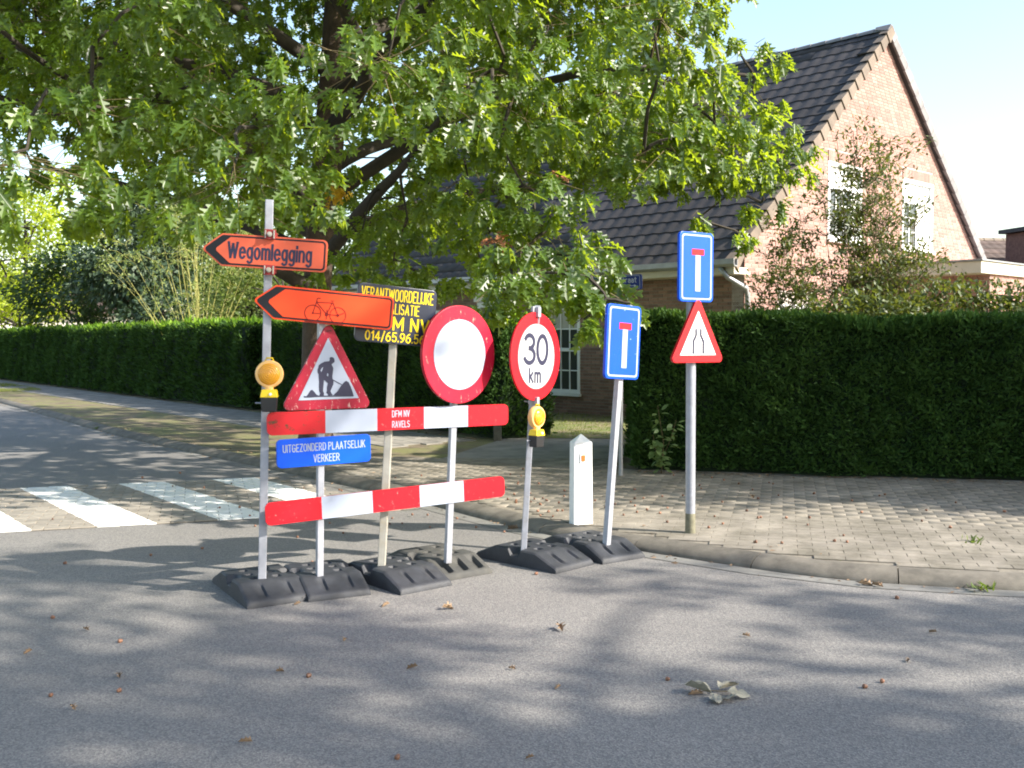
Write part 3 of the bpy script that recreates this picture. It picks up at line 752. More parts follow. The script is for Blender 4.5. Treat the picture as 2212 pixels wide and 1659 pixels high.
# door
door = sub('front_door', house, (0, 0, 0))
mb = MB(); d0, d1 = fw[1][0], fw[1][1]
mb.box((.05, d0-.04, 1.2), (.16, .12, 2.4)); mb.box((.05, d1+.04, 1.2), (.16, .12, 2.4)); mb.box((.03, (d0+d1)/2, 2.34), (.2, d1-d0-.04, .12))
mb.box((.0, (d0+d1)/2, 2.51), (.22, d1-d0+.25, .2))
mb.build('door_frame', M['whitepaint'], door, bevel=.006)
mb = MB(); mb.box((.12, (d0+d1)/2, 1.13), (.05, d1-d0-.05, 2.25)); mb.build('door_leaf', M['interior'], door)
mb = MB(); mb.box((.085, d0+.14, 1.1), (.02, .03, .14)); mb.build('handle', M['galv'], door)

# roof: deck + tiles
ev = Vector((HW/2+.5, 0, RZ-2.86)).normalized(); SL = (Vector((HW/2, 0, RZ))-Vector((-.5, 0, 2.86))).length
up = Vector((-ev.z, 0, ev.x))
roof = sub('roof', house, (0, 0, 0))
mb = MB()
P0 = Vector((-.5, 0, 2.86))
A = [P0, P0+ev*SL]
mb.add([(P0.x, -.08, P0.z), (HW/2, -.08, RZ), (HW+.5, -.08, P0.z), (P0.x+.02, -.08, P0.z-.1), (HW/2, -.08, RZ-.16), (HW+.48, -.08, P0.z-.1),
        (P0.x, HL+.1, P0.z), (HW/2, HL+.1, RZ), (HW+.5, HL+.1, P0.z), (P0.x+.02, HL+.1, P0.z-.1), (HW/2, HL+.1, RZ-.16), (HW+.48, HL+.1, P0.z-.1)],
       [(0, 1, 7, 6), (1, 2, 8, 7), (3, 9, 10, 4), (4, 10, 11, 5), (0, 3, 4, 1), (1, 4, 5, 2), (6, 7, 10, 9), (7, 8, 11, 10), (0, 6, 9, 3), (2, 5, 11, 8)])
mb.build('roof_deck', M['tile'], roof)
TW, TE = .30, .345
def tile_geo():
    V = []; F = []; n = 8
    prof = [(.5*(1-math.cos(2*math.pi*k/n)))*.013 for k in range(n+1)]
    for k in range(n+1): V.append((k/n*TW, 0, prof[k]+.021))        # lower lip, top
    for k in range(n+1): V.append((k/n*TW, TE+.03, prof[k]+.004))
    for k in range(n+1): V.append((k/n*TW, 0.002, prof[k]-.002))
    for k in range(n): F += [(k, k+1, n+2+k, n+1+k), (k, 2*(n+1)+k, 2*(n+1)+k+1, k+1)]
    return V, F
tV, tF = tile_geo()
# tile local: x along house y, y up the slope, z outward
ny_ = int((HL+.1)/TW); nr_ = int(SL/TE)
tl2 = []
for j in range(nr_+1):
    for i in range(ny_):
        tl2.append((i, j))
tl2.sort(key=lambda ij: ij[0]*TW*.7 + abs(ij[1]*TE-2.6)*.8)
tmesh = bpy.data.meshes.new('roof_tile'); tmesh.from_pydata(tV, [], tF); tmesh.materials.append(M['tile']); tmesh.update()
RM = Matrix(((0, ev.x, up.x), (-1, 0, 0), (0, ev.z, up.z)))          # columns: x->house y, y->slope, z->up
rot_e = RM.to_euler()
for i, j in tl2[:300]:
    p = P0+ev*(j*TE)+up*.012; inst('roof_tile', tmesh, roof, (p.x, -.06+(i+1)*TW, p.z+random.uniform(-.002, .002)), rot_e)
rest = tl2[300:]; n = len(rest)
pos = np.array([[*(P0+ev*(j*TE)+up*.012)] for i, j in rest]); pos[:, 1] = [-.06+i*TW for i, j in rest]; pos[:, 2] += rng.uniform(-.003, .003, n)
pos[:, 1] += TW; X = np.tile([0., -1, 0], (n, 1)); Y = np.tile(np.array(ev), (n, 1)); Z = np.tile(np.array(up), (n, 1))
o = inst('far_roof_tiles', scatter_mesh('far_roof_tiles', pos, X, Y, Z, np.ones(n), tV, tF, M['tile']), roof); o['kind'] = 'stuff'
# verge tiles down both rakes
vm = MB()
vm.add([(-.09, 0, .09), (-.09, .36, .045), (-.09, .36, -.13), (-.09, 0, -.15), (-.145, 0, .09), (-.12, .36, .045), (-.12, .36, -.11), (-.145, 0, -.15), (.04, 0, .09), (.04, .36, .05)],
       [(0, 3, 2, 1), (4, 5, 6, 7), (0, 4, 7, 3), (1, 2, 6, 5), (3, 7, 6, 2), (4, 8, 9, 5)])
vm.v = [(-x, y, z) for x, y, z in vm.v]
vmesh = vm.mesh('verge_tile', M['verge'])
for k in range(nr_+1):
    p = P0+ev*(k*TE-.02); inst('verge_tile', vmesh, roof, (p.x, -.01, p.z), rot_e)
ev2 = Vector((-ev.x, 0, ev.z)); up2 = Vector((ev.z, 0, ev.x)); P2 = Vector((HW+.5, 0, 2.86))
RM2 = Matrix(((0, ev2.x, up2.x), (1, 0, 0), (0, ev2.z, up2.z)))
vm2 = MB()
vm2.add([(-.13, 0, .10), (-.13, .36, .07), (-.13, .36, -.12), (-.13, 0, -.105), (.2, 0, .10), (.2, .36, .07), (-.09, .36, -.12), (-.09, 0, -.105), (.2, 0, -.02), (.2, .36, -.02)],
        [(0, 1, 2, 3), (0, 4, 5, 1), (3, 2, 6, 7), (0, 3, 7, 8, 4), (1, 5, 9, 6, 2), (7, 6, 9, 8)])
# mirrored basis: build with explicit geometry per piece
v2mesh = []
for k in range(nr_+1):
    p = P2+ev2*(k*TE-.02); m = MB()
    m.add([(p+Vector((0, v[0]+.0, 0))+ev2*v[1]+up2*v[2]) for v in vm2.v], vm2.f); m.build('verge_tile', M['ridge'], roof)
rt = MB()
for a in range(7):
    pass
hs = []
for e, r0 in ((0, .10), (.39, .088)):
    for k in range(7):
        th = math.pi*(k/6); hs.append((math.cos(th)*r0, e, math.sin(th)*r0))
rt.add(hs, [(k, k+1, 8+k, 7+k) for k in range(6)] + [tuple(range(7))])
rmesh = rt.mesh('ridge_tile', M['ridge'], smooth='auto')
k = 0
while k*.36 < HL+.1:
    inst('ridge_tile', rmesh, roof, (HW/2, -.13+k*.36, RZ-.0)); k += 1
# eaves: gutter, fascia, soffit
mb = MB(); pr = []
prof = [(-.62, 2.93), (-.62, 2.84), (-.59, 2.80), (-.51, 2.80), (-.50, 2.93), (-.515, 2.93), (-.515, 2.815), (-.585, 2.815), (-.605, 2.845), (-.605, 2.93)]
mb.add([(x, -.2, z) for x, z in prof]+[(x, HL+.1, z) for x, z in prof], [(i, (i+1) % 10, (i+1) % 10+10, i+10) for i in range(10)] + [tuple(range(10)), tuple(range(19, 9, -1))])
mb.build('gutter', M['zinc'], roof)
mb = MB(); mb.box((-.485, HL/2, 2.74), (.03, HL+.25, .12)); mb.box((-.24, HL/2, 2.69), (.46, HL+.25, .02)); mb.box((-.25, -.06, 2.74), (.48, .03, .12)); mb.build('fascia', M['cream'], roof, bevel=.004)
mb = MB(); mb.tube([(-.56, .12, 2.8), (-.5, .0, 2.62), (-.1, -.1, 2.45), (-.04, -.09, 2.3), (-.04, -.09, .1)], .045, 10); mb.build('downpipe', M['zinc'], house, smooth=True)

# flat-roofed extension
ext = sub('flat_roof_extension', house, (0, 0, 0))
mb = MB(); mb.box((9.3, -1.22, 1.35), (9.9, 2.42, 2.7)); mb.build('extension_wall', M['mortar'], ext)
mb = MB(); mb.box((9.3, -1.25+.0, 2.86), (11.02, 2.5, .22)); mb.build('fascia', M['cream'], ext, bevel=.01)
mb = MB(); mb.box((9.3, -1.26, 2.99), (11.08, 2.54, .03)); mb.build('roof_edge', M['zinc'], ext)
# extension outward: x 3.79.. (fascia), bricks on its two visible faces
eb = brick_rows((1.5, 2.7), lambda z: (4.35, 13), [])
o = inst('extension_bricks', boxes_mesh('extension_bricks', eb, lambda x, y, z: (x, y-2.44, z), M['brick']), ext); o['kind'] = 'stuff'
eb = brick_rows((1.5, 2.7), lambda z: (-2.43, -.02), [])
o = inst('extension_side_bricks', boxes_mesh('extension_side_bricks', eb, lambda x, y, z: (y+4.34, x, z), M['brick']), ext); o['kind'] = 'stuff'

# neighbour house at the right edge
pa = at(2060, 500, 31); nb = thing('neighbour_house', 'low house with dark red tiled roof and broad brick chimney at the right edge', 'house', (15.2, 31, 0), (0, 0, R(12)))
mb = MB(); mb.box((0, 2, 1.4), (9, 6, 2.8)); mb.build('wall', M['brick'], nb)
ra = math.atan2(2.1, 3.4); rs = Vector((0, math.cos(ra), math.sin(ra))); ru = Vector((0, -math.sin(ra), math.cos(ra))); SN = math.hypot(2.1, 3.4)
nroof = MB(); nroof.add([(-4.8, -1.3, 2.6), (4.8, -1.3, 2.6), (4.8, 2.1, 4.7), (-4.8, 2.1, 4.7), (-4.8, 5.5, 2.6), (4.8, 5.5, 2.6)], [(0, 1, 2, 3), (3, 2, 5, 4), (0, 3, 4), (1, 5, 2), (0, 4, 5, 1)])
nr = nroof.build('roof', M['redtile'], nb)
pl = [(i, j) for i in range(32) for j in range(12)]; n = len(pl)
pos = np.array([[-4.8+i*.3, *(Vector((0, -1.3, 2.6))+rs*(j*.335)+ru*.02)[1:]] for i, j in pl])
o = inst('roof_tiles', scatter_mesh('neighbour_tiles', pos, np.tile([1., 0, 0], (n, 1)), np.tile(np.array(rs), (n, 1)), np.tile(np.array(ru), (n, 1)), np.ones(n), tV, tF, M['redtile']), nr); o['kind'] = 'stuff'
k = 0
rm2 = rmesh.copy(); rm2.materials.clear(); rm2.materials.append(M['verge'])
for k in range(26): inst('ridge_tile', rm2, nr, (-4.8+.36*k, 2.1, 4.7), (0, 0, -math.pi/2))
mb = MB(); mb.box((.75, -.45, 2.35), (1.55, 1.3, 4.7)); ch = mb.build('chimney', surf('chimney_brickwork', (.19, .095, .07), .9, var=.3, vscale=14), nb)
cb = brick_rows((2.2, 4.68), lambda z: (-.02, 1.52), [])
o = inst('chimney_bricks', boxes_mesh('chimney_bricks', cb, lambda x, y, z: (x, y-1.112, z), M['brick']), ch); o['kind'] = 'stuff'
mb = MB(); mb.box((.75, -.45, 4.78), (1.85, 1.6, .12)); mb.build('chimney_cap', M['tile'], ch)

# ------------------------------------------------------------------ RUBBER BASES
def base_mesh(name, mat, grooves=2, L=.80, W=.40, H=.115, slots=3):
    nx, ny = 64, 36; V = []; F = []
    def h(x, y):
        ax = abs(x)
        top = H
        e = L/2-ax
        z = H if ax < .20 else H-(ax-.20)/(L/2-.20)*(H-.035)
        # side round-over
        s_ = W/2-abs(y)
        if s_ < .012: z -= (.012-s_)*.9
        if e < .01: z -= .008
        # grooves on the slopes
        if .215 < ax < .385:
            for g_ in ([-.085, .085] if grooves == 2 else [-.12, 0, .12]):
                d = y-g_; wd = .020 if grooves == 2 else .026
                if -wd < d < wd:
                    f = 1-abs(ax-.29)/.085; z -= max(0, min(1, f*1.8))*(.018 if grooves == 2 else .034)*(.5+.5*d/wd if grooves == 2 else 1)
        # hand hole / recess in the middle
        if abs(x) < .06 and abs(y) > .13: z -= .045*min(1, (abs(y)-.13)/.03)*min(1, (.06-abs(x))/.02)
        # sockets
        for sx in (-.12, .0, .12):
            for sy in (-.07, .07):
                if abs(x-sx) < .024 and abs(y-sy) < .024 and grooves: z -= .03
        return max(z, .004)
    for j in range(ny+1):
        for i in range(nx+1):
            x = -L/2+L*i/nx; y = -W/2+W*j/ny; V.append((x, y, h(x, y)))
    for j in range(ny):
        for i in range(nx): a = j*(nx+1)+i; F.append((a, a+1, a+nx+2, a+nx+1))
    # skirt
    ring = [i for i in range(nx+1)] + [(j+1)*(nx+1)-1 for j in range(1, ny+1)] + [ny*(nx+1)+i for i in range(nx-1, -1, -1)] + [j*(nx+1) for j in range(ny-1, 0, -1)]
    b = len(V)
    for r in ring: V.append((V[r][0]*1.006, V[r][1]*1.01, .001))
    m = len(ring)
    for k in range(m): F.append((ring[k], b+k, b+(k+1) % m, ring[(k+1) % m]))
    mb = MB(); mb.add(V, F); me = mb.mesh(name, mat, smooth='auto'); return me
baseA = base_mesh('foot_plate', M['rubber'], 2); baseB = base_mesh('foot_plate_grooved', M['rubberdusty'], 3)
G_B = 'black rubber foot plates'
def fp(cx, cy, yaw, me, label):
    o = inst('rubber_foot', me, None, (cx, cy, 0), (0, 0, yaw)); tag(o, label, 'sign base', G_B); return o
def longaxis(px0, px1):   # left tip, front corner on the ground
    a = ground(*px0); b = ground(*px1); return math.atan2(b.y-a.y, b.x-a.x)
BASES = [((437, 1262), (543, 1313), (665, 1300)), ((600, 1240), (675, 1300), (793, 1286)), ((742, 1237), (872, 1286), (970, 1265)),
         ((838, 1212), (967, 1255), (1055, 1240)), ((1037, 1203), (1208, 1238), (1275, 1222)), ((1162, 1180), (1312, 1217), (1383, 1207))]
labels = ['leftmost black rubber foot plate under the tall detour sign post', 'black rubber foot plate under left post of the striped barrier',
          'black rubber foot plate with pale scratches under the dark information board post', 'dusty three-groove rubber foot plate under right post of the striped barrier',
          'black rubber foot plate under the round 30 km sign post', 'black rubber foot plate by the kerb under the leaning dead end sign post']
bc = []
for (a, b, c), lab, k in zip(BASES, labels, range(6)):
    a = ground(*a); b = ground(*b); c = ground(*c)
    short = (c-b).normalized(); y0_ = math.atan2(short.y, short.x)-math.pi/2; y1_ = math.atan2(b.y-a.y, b.x-a.x); yaw = y0_*.5+y1_*.5      # long axis yaw
    ctr = (b+c)/2 + Vector((math.cos(yaw+math.pi), math.sin(yaw+math.pi), 0))*.40
    bc.append((ctr, yaw)); fp(ctr.x, ctr.y, yaw, baseB if k == 3 else baseA, lab)
def socket_pos(px, py): return ground(px, py, .11)

# ------------------------------------------------------------------ POSTS AND SIGNS
def sqtube(name, a, b, wdt, mat, parent):
    a = Vector(a); b = Vector(b); d = (b-a); L = d.length; q = d.to_track_quat('Z', 'Y').to_matrix()
    mb = MB(); x = wdt/2
    prof = [(-x, -x), (x, -x), (x, x), (-x, x)]
    mb.box((0, 0, L/2), (wdt, wdt, L)); mb.box((0, 0, L+.004), (wdt+.006, wdt+.006, .012)) if False else None
    me = mb.mesh(name, mat, bevel=.005)
    o = inst(name, me, parent, a, d.to_track_quat('Z', 'Y').to_euler()); return o
def holes_dummy(): pass

def local_uv(root, px, py, y=0.0):
    """where the ray through a pixel of the photograph meets the plane local y=const of a thing"""
    Mi = root_matrix(root).inverted(); o = Mi @ Vector((0, 0, CAMH)); d = Mi.to_3x3() @ ray(px, py)
    t = (y-o.y)/d.y; p = o+d*t; return p.x, p.z
def root_matrix(o): return Matrix.Translation(o.location) @ o.rotation_euler.to_matrix().to_4x4()

# --- striped barrier with three traffic signs and bicycle detour arrow
p2 = socket_pos(690, 1243); p4 = socket_pos(967, 1210)
byaw = math.atan2(p4.y-p2.y, p4.x-p2.x)
bar = thing('road_barrier', 'red and white striped barrier on two posts with roadworks triangle, blank ring and blue plate', 'barrier', (p2.x, p2.y, 0), (0, 0, byaw))
B = lambda px, py, y=-.03: local_uv(bar, px, py, y)
uR = (p4-p2).length
u_top, z_top = B(713, 700, 0)
sqtube('post', (0, 0, .09), (.035, 0, 1.80), .042, M['galv'], bar)
sqtube('post', (uR, 0, .09), (uR+.075, 0, 1.62), .042, M['galv'], bar)
def board(pxs_top, y0, z0l, z1l, z0r, z1r, xs_px, ypx, lastrust, name='barrier_board'):
    ul = B(xs_px[0], ypx)[0]; ur = B(xs_px[-1], ypx)[0]
    zc_l, zc_r = (z0l+z1l)/2, (z0r+z1r)/2; hh = ((z1l-z0l)+(z1r-z0r))/4
    b = sub(name, bar, ((ul+ur)/2, -.03, (zc_l+zc_r)/2), (0, -math.atan2(zc_r-zc_l, ur-ul), 0))
    Lb = (ur-ul)/math.cos(math.atan2(zc_r-zc_l, ur-ul))
    mb = MB(); mb.prism(rrect(Lb, 2*hh, .035), .003, .018); core = mb.mesh(name, M['red'], bevel=.002); b.data = None
    c0 = sub('board_core', b, (0, 0, 0), mesh=core)
    us = [B(x, ypx)[0]-(ul+ur)/2 for x in xs_px]; us[0] = -Lb/2; us[-1] = Lb/2
    for i in range(5):
        a0, a1 = us[i], us[i+1]; r4 = [0, 0, 0, 0]
        if i == 0: r4 = [.035, 0, 0, .035]
        if i == 4: r4 = [0, .035, .035, 0]
        poly = arc_poly([(a0, -hh), (a1, -hh), (a1, hh), (a0, hh)], r4, 5)
        mt = M['white'] if i % 2 else (M['redrust'] if (i == 0 and lastrust) else M['red'])
        plate('stripe', poly, 0, .0028, mt, b)
    return b, us, hh, Lb
tz = lambda px, py: B(px, py)[1]
b1, us1, hh1, Lb1 = board(None, 0, tz(585, 941), tz(585, 891), tz(1090, 918), tz(1090, 873), [577, 703, 815, 916, 1011, 1098], 910, True)
b2, us2, hh2, Lb2 = board(None, 0, tz(585, 1134), tz(585, 1088), tz(1085, 1074), tz(1085, 1027), [573, 695, 805, 907, 1002, 1090], 1080, False)
cu_ = (us1[2]+us1[3])/2
text('lettering', 'DFM NV', .120, .040, cu_, .034, -.001, M['white'], b1)
text('lettering', 'RAVELS', .120, .040, cu_, -.035, -.001, M['white'], b1)
# blue plate
l, zt = B(597, 941); r, _ = B(800, 938); _, zb = B(700, 1008)
bp = sub('plate_sign', bar, ((l+r)/2, -.035, B(700, 974)[1]), (0, R(1.5), 0))
wB = r-l; hB = B(605, 946)[1]-B(605, 1008)[1]
plate('sign_face', rrect(wB, hB, .03), 0, .018, M['blue'], bp, bevel=.002)
text('lettering', 'UITGEZONDERD PLAATSELIJK', wB*.87, hB*.25, 0, hB*.17, -.001, M['white'], bp)
text('lettering', 'VERKEER', wB*.27, hB*.25, .01, -hB*.24, -.001, M['white'], bp)
bp.rotation_euler = (0, R(-.8), 0)
# triangle with worker, traced on its own plane
def zp(zx, zy, ox=1000, oy=1150, sc=4.74): return ((ox+zx/sc)/1.6492, (oy+zy/sc)/1.6492)
def tv_(zx, zy): return B(*zp(zx, zy), -.03)
tr = sub('roadworks_sign', bar, (0, -.03, 0))
outer = arc_poly([tv_(812, -55), tv_(-5, 1490), tv_(1555, 1435)], .035, 7)
plate('sign_plate', outer, .0, .024, M['redworn'], tr, bevel=.004)
plate('sign_face', [tv_(800, 255), tv_(297, 1312), tv_(1318, 1270)], -.0025, .001, M['white'], tr)
man = [(825,590),(850,577),(880,583),(900,605),(908,640),(903,665),(890,672),(870,690),(855,700),(870,730),(885,765),(878,830),(868,900),(872,950),(888,985),(885,1040),(862,1090),(838,1150),(850,1185),(878,1222),(805,1228),(790,1200),(765,1180),(780,1150),(778,1090),(795,1020),(750,980),(728,965),(722,1010),(716,1100),(712,1150),(728,1190),(725,1228),(650,1228),(665,1190),(648,1150),(645,1080),(648,990),(642,930),(640,870),(622,840),(620,790),(635,755),(640,715),(680,685),(740,655),(790,650),(815,648),(828,620)]
mb = MB(); mb.prism([tv_(*p) for p in man], -.005, -.003)
mb.prism([tv_(*p) for p in [(870,950),(890,962),(1030,1040),(1024,1050),(885,975)]], -.0048, -.003)
mb.prism([tv_(*p) for p in [(885,1225),(960,1150),(1010,1070),(1075,995),(1105,978),(1145,1005),(1175,1070),(1205,1150),(1230,1235)]], -.0052, -.003)
mb.prism([tv_(*p) for p in [(388,1235),(430,1240),(455,1210),(500,1140),(528,1130),(560,1160),(605,1215),(640,1228),(1228,1232),(1225,1242),(640,1250),(500,1262),(390,1262)]], -.0046, -.003)
mb.build('worker_symbol', M['ink'], tr)
for gp in ([(712,745),(690,765),(668,800),(680,832),(700,790)], [(785,845),(775,890),(795,905),(800,870)]):
    mb = MB(); mb.prism([tv_(*p) for p in gp], -.0062, -.005); mb.build('symbol_gap', M['white'], tr)
plate('slot', [tv_(765, 132), tv_(765, 145), tv_(860, 142), tv_(860, 129)], -.002, .001, M['black'], tr)
# round blank sign
cu0, cz0 = B(986, 766, -.05)
CYAW = R(46)
cs = sub('round_sign', bar, (uR+.080, -.05, cz0), (0, R(1), CYAW-byaw))
RC = .332*p4.y/6.86
plate('sign_plate', circ(RC, 64), .002, .028, M['redcircle'], cs, bevel=.004)
plate('sign_face', circ(RC*.715, 64), -.0015, .003, M['white'], cs)
# bicycle arrow
def arrow_poly(W, H, ins=0, tip_in=0, rr=.03, sh=.62):
    x0 = -W/2+tip_in+ins*1.6; x1 = W/2-ins; h = H/2-ins; xs_ = -W/2+sh*H+tip_in*.9+ins*.35
    return arc_poly([(x0, 0), (xs_, -h), (x1, -h), (x1, h), (xs_, h)], [min(rr, .02), rr*.8, rr, rr, rr*.8], 5)
def arrow(name, parent, loc, rot, W, H, mat, tipin=.055):
    a = sub(name, parent, loc, rot)
    plate('sign_plate', arrow_poly(W, H), .0, .016, mat, a, bevel=.003)
    plate('border', arrow_poly(W, H, .010, 0, .024), -.0022, .001, M['black'], a)
    plate('sign_face', arrow_poly(W, H, .0205, tipin, .016), -.0044, -.0021, mat, a)
    return a
bz = B(700, 663, -.06)[1]; bu = B(700, 663, -.06)[0]
WA = .868; HA_ = .212
ba = arrow('bicycle_arrow_sign', bar, (bu, -.06, bz), (0, R(5.6), R(14)-byaw), WA, HA_, M['orange'])
s_ = .155; ox, oz = .0-.035, -.045
def bp_(x, z): return (ox+s_*(x-.2), oz+s_*z)
segs = [(bp_(0, 0), bp_(.12, .48)), (bp_(.12, .44), bp_(.554, 0)), (bp_(.12, .45), bp_(.74, .48)), (bp_(.74, .5), bp_(.554, 0)), (bp_(.76, .5), bp_(1, 0)), (bp_(.554, 0), bp_(1, 0)), (bp_(.12, .48), bp_(.14, .62)), (bp_(.14, .62), bp_(.27, .62)), (bp_(.68, .56), bp_(.8, .56)), (bp_(.554, .18), bp_(.554, -.2)), (bp_(0, 0), bp_(.3, 0)), (bp_(1, 0), bp_(1.24, .12)), (bp_(-.3, -.36), bp_(1.25, -.36))]
mb = MB()
for a, b in segs:
    a = Vector(a); b = Vector(b); d = (b-a).normalized(); nn = Vector((-d.y, d.x))*.0024
    mb.prism([tuple(a-nn), tuple(b-nn), tuple(b+nn), tuple(a+nn)], -.0062, -.0042)
for cxx in (0, 1):
    c0 = bp_(cxx, 0); n_ = 32; ro, ri = s_*.335, s_*.335-.0045
    for k in range(n_):
        a0, a1 = 2*math.pi*k/n_, 2*math.pi*(k+1)/n_
        mb.prism([(c0[0]+ri*math.cos(a0), c0[1]+ri*math.sin(a0)), (c0[0]+ro*math.cos(a0), c0[1]+ro*math.sin(a0)), (c0[0]+ro*math.cos(a1), c0[1]+ro*math.sin(a1)), (c0[0]+ri*math.cos(a1), c0[1]+ri*math.sin(a1))], -.0062, -.0042)
for cxx, rr_ in ((0, .006), (1, .009), (.554, .012)):
    c0 = bp_(cxx, 0); mb.prism(circ(rr_, 14, c0[0], c0[1]), -.0066, -.0042)
mb.build('bicycle_symbol', signmat('dark_red_ink', (.16, .006, .006), .5), ba)

# --- detour post
p1 = socket_pos(566, 1250); t1 = at(582, 432, p1.y+.02)
det = thing('detour_sign_post', 'tall square steel post with faded orange detour arrow reading Wegomlegging', 'sign post', (p1.x, p1.y, 0))
T1 = t1-Vector((p1.x, p1.y, 0))
sqtube('post', (0, 0, .09), T1, .05, M['galv'], det)
wc = at(571, 545, p1.y-.05)-Vector((p1.x, p1.y, 0))
WW, WH = .765, .20
wa = arrow('detour_arrow_sign', det, wc, (0, R(3.8), R(4)), WW, WH, M['orangefaded'], .05)
text('lettering', 'Wegomlegging', WW*.655, WH*.46, .035, .002, -.0055, M['ink'], wa, .15)
for (px, py) in ((583, 506), (581, 583)):
    c = at(px, py, p1.y-.07)-Vector((p1.x, p1.y, 0)); br = sub('clamp', det, c, (0, R(3), R(4)))
    plate('clamp_plate', rrect(.072, .062, .008), 0, .012, M['clampred'], br, bevel=.003)
    mb = MB(); mb.tube([(0, -.016, 0), (0, 0.004, 0)], .016, 8); mb.tube([(0, -.028, 0), (0, -.014, 0)], .009, 6)
    for sx in (-1, 1): mb.box((sx*.026, -.003, 0), (.007, .012, .05))
    mb.build('bolt', M['galvwarm'], br)
    mb = MB(); mb.box((0, .05, 0), (.066, .08, .03)); mb.build('clamp_back', M['clampred'], br)

# --- information board
p3 = socket_pos(824, 1222); t3 = at(847, 745, p3.y+.0)
inf = thing('information_board', 'dark board with yellow lettering and phone number on a pale leaning post behind the barrier', 'sign', (p3.x, p3.y, 0))
o3 = Vector((p3.x, p3.y, 0))
sqtube('post', (0, 0, .09), at(852, 690, p3.y)-o3, .05, M['galvwarm'], inf)
ic = at(857, 681, p3.y-.05)-o3
IW, IH = .555, .375
ib = sub('sign_board', inf, ic, (0, R(5.0), R(29)))
plate('sign_plate', rrect(IW, IH, .035), .0, .02, M['darkboard'], ib, bevel=.004)
text('lettering', 'VERANTWOORDELIJKE', IW*.90, IH*.19, .0, IH*.34, -.001, M['yellow'], ib, .10)
text('lettering', 'SIGNALISATIE', IW*.56, IH*.17, .0, IH*.105, -.001, M['yellow'], ib, .10)
text('lettering', 'DFM NV', IW*.70, IH*.21, .035, -IH*.15, -.001, M['yellow'], ib, .17)
text('lettering', '014/65.96.56', IW*.74, IH*.15, -.0, -IH*.385, -.001, M['yellow'], ib, .15)

# --- 30 km sign
p5 = socket_pos(1131, 1185); o5 = Vector((p5.x, p5.y, 0)); t5 = at(1161, 660, p5.y)-o5
s30 = thing('speed_limit_sign', 'round red-rimmed 30 km speed limit sign on a slim grey post', 'traffic sign', o5)
sqtube('post', (0, 0, .09), t5, .042, M['galv'], s30)
c5 = at(1159, 770, p5.y-.04)-o5; R5 = 95/2189*p5.y
r5 = sub('round_sign', s30, c5, (0, R(2.0), R(55)))
plate('sign_plate', circ(R5, 64), .002, .018, M['redbright'], r5, bevel=.003)
plate('sign_face', circ(R5*.735, 64), -.0015, .003, M['whitegrey'], r5)
text('lettering', '30', R5*.92, R5*.62, -.01, R5*.16, -.0028, M['ink'], r5, .165, gap=.14)
text('lettering', 'km', R5*.44, R5*.30, -.02, -R5*.43, -.0028, M['ink'], r5, .19)
mb = MB(); mb.box((.005, -.004, R5-.0), (.035, .03, .07)); mb.build('clip', M['galv'], r5, bevel=.003)
mb = MB(); mb.box((.0, .022, R5+.02), (.07, .02, .04)); mb.build('bracket', M['galv'], r5, bevel=.003)
mb = MB(); mb.box((.005, -.004, -R5+.0), (.03, .03, .05)); mb.build('clip', M['galv'], r5, bevel=.003)
c = at(1152, 868, p5.y)-o5
mb = MB(); mb.box(c+Vector((-.005, 0, 0)), (.062, .058, .025)); mb.tube([c+Vector((-.03, 0, 0)), c+Vector((-.065, -.005, .005))], .005, 6); mb.build('clamp', M['galv'], s30)

# --- portable dead end sign
p6 = socket_pos(1310, 1172); o6 = Vector((p6.x, p6.y, 0))
de = thing('portable_dead_end_sign', 'leaning portable blue dead end sign with scratches, lower of the two blue signs', 'traffic sign', o6)
sqtube('post', (0, 0, .09), at(1345, 700, p6.y+.12)-o6, .046, M['galv'], de)
c6 = at(1347, 739, p6.y+.06)-o6
def deadend(parent, loc, rot, W, H, mat, bevel=.004, dx=0):
    d = sub('dead_end_sign', parent, loc, rot)
    plate('sign_plate', rrect(W, H, .035), .0, .026, mat, d, bevel=bevel)
    plate('border', rrect(W*.89, H*.935, .025), -.0022, .001, M['white'], d)
    plate('sign_face', rrect(W*.80, H*.885, .018), -.0044, -.0021, mat, d)
    plate('road_symbol', rrect(W*.15, H*.52, .001, W*.02+dx, -H*.09, 1), -.0066, -.0042, M['white'], d)
    plate('barrier_symbol', rrect(W*.36, H*.088, .001, W*.02+dx, H*.215, 1), -.0070, -.0042, M['redbright'], d)
    return d
deadend(de, c6, (0, R(3.6), R(43)), .375, .545, M['bluescratch'])

# --- fixed pole with dead end and narrowing signs
p7 = ground(1491, 1152, PZ); o7 = Vector((p7.x, p7.y, PZ))
fx = thing('fixed_sign_pole', 'round steel pole on the pavement with blue dead end sign above a road narrows triangle', 'sign post', o7)
mb = MB(); mb.tube([(0, 0, -.05), (0, 0, 2.36)], .038, 20); mb.build('pole', M['galv'], fx, smooth='auto')
dirtm = surf('dirty_pole_foot', (.16, .15, .10), .8, var=.3, vscale=20)
mb = MB(); mb.tube([(0, 0, -.05), (0, 0, .05), (0, 0, .16)], [.041, .0402, .0388], 20, cap=False); mb.build('dirty_foot', dirtm, fx, smooth=True)
c7 = at(1505, 577, p7.y-.05)-o7
deadend(fx, c7, (0, R(.4), R(36)), .37, .535, M['blue'])
c8 = at(1508, 738, p7.y-.05)-o7
tn = sub('road_narrows_sign', fx, c8, (0, R(.4), R(36))); SD = .60
plate('sign_plate', tri(SD, .035, .01), .0, .026, M['redbright'], tn, bevel=.004)
plate('sign_face', tri(SD*.66, .001, .01), -.0022, .001, M['whitepaint'], tn)
q = .36
sg = []
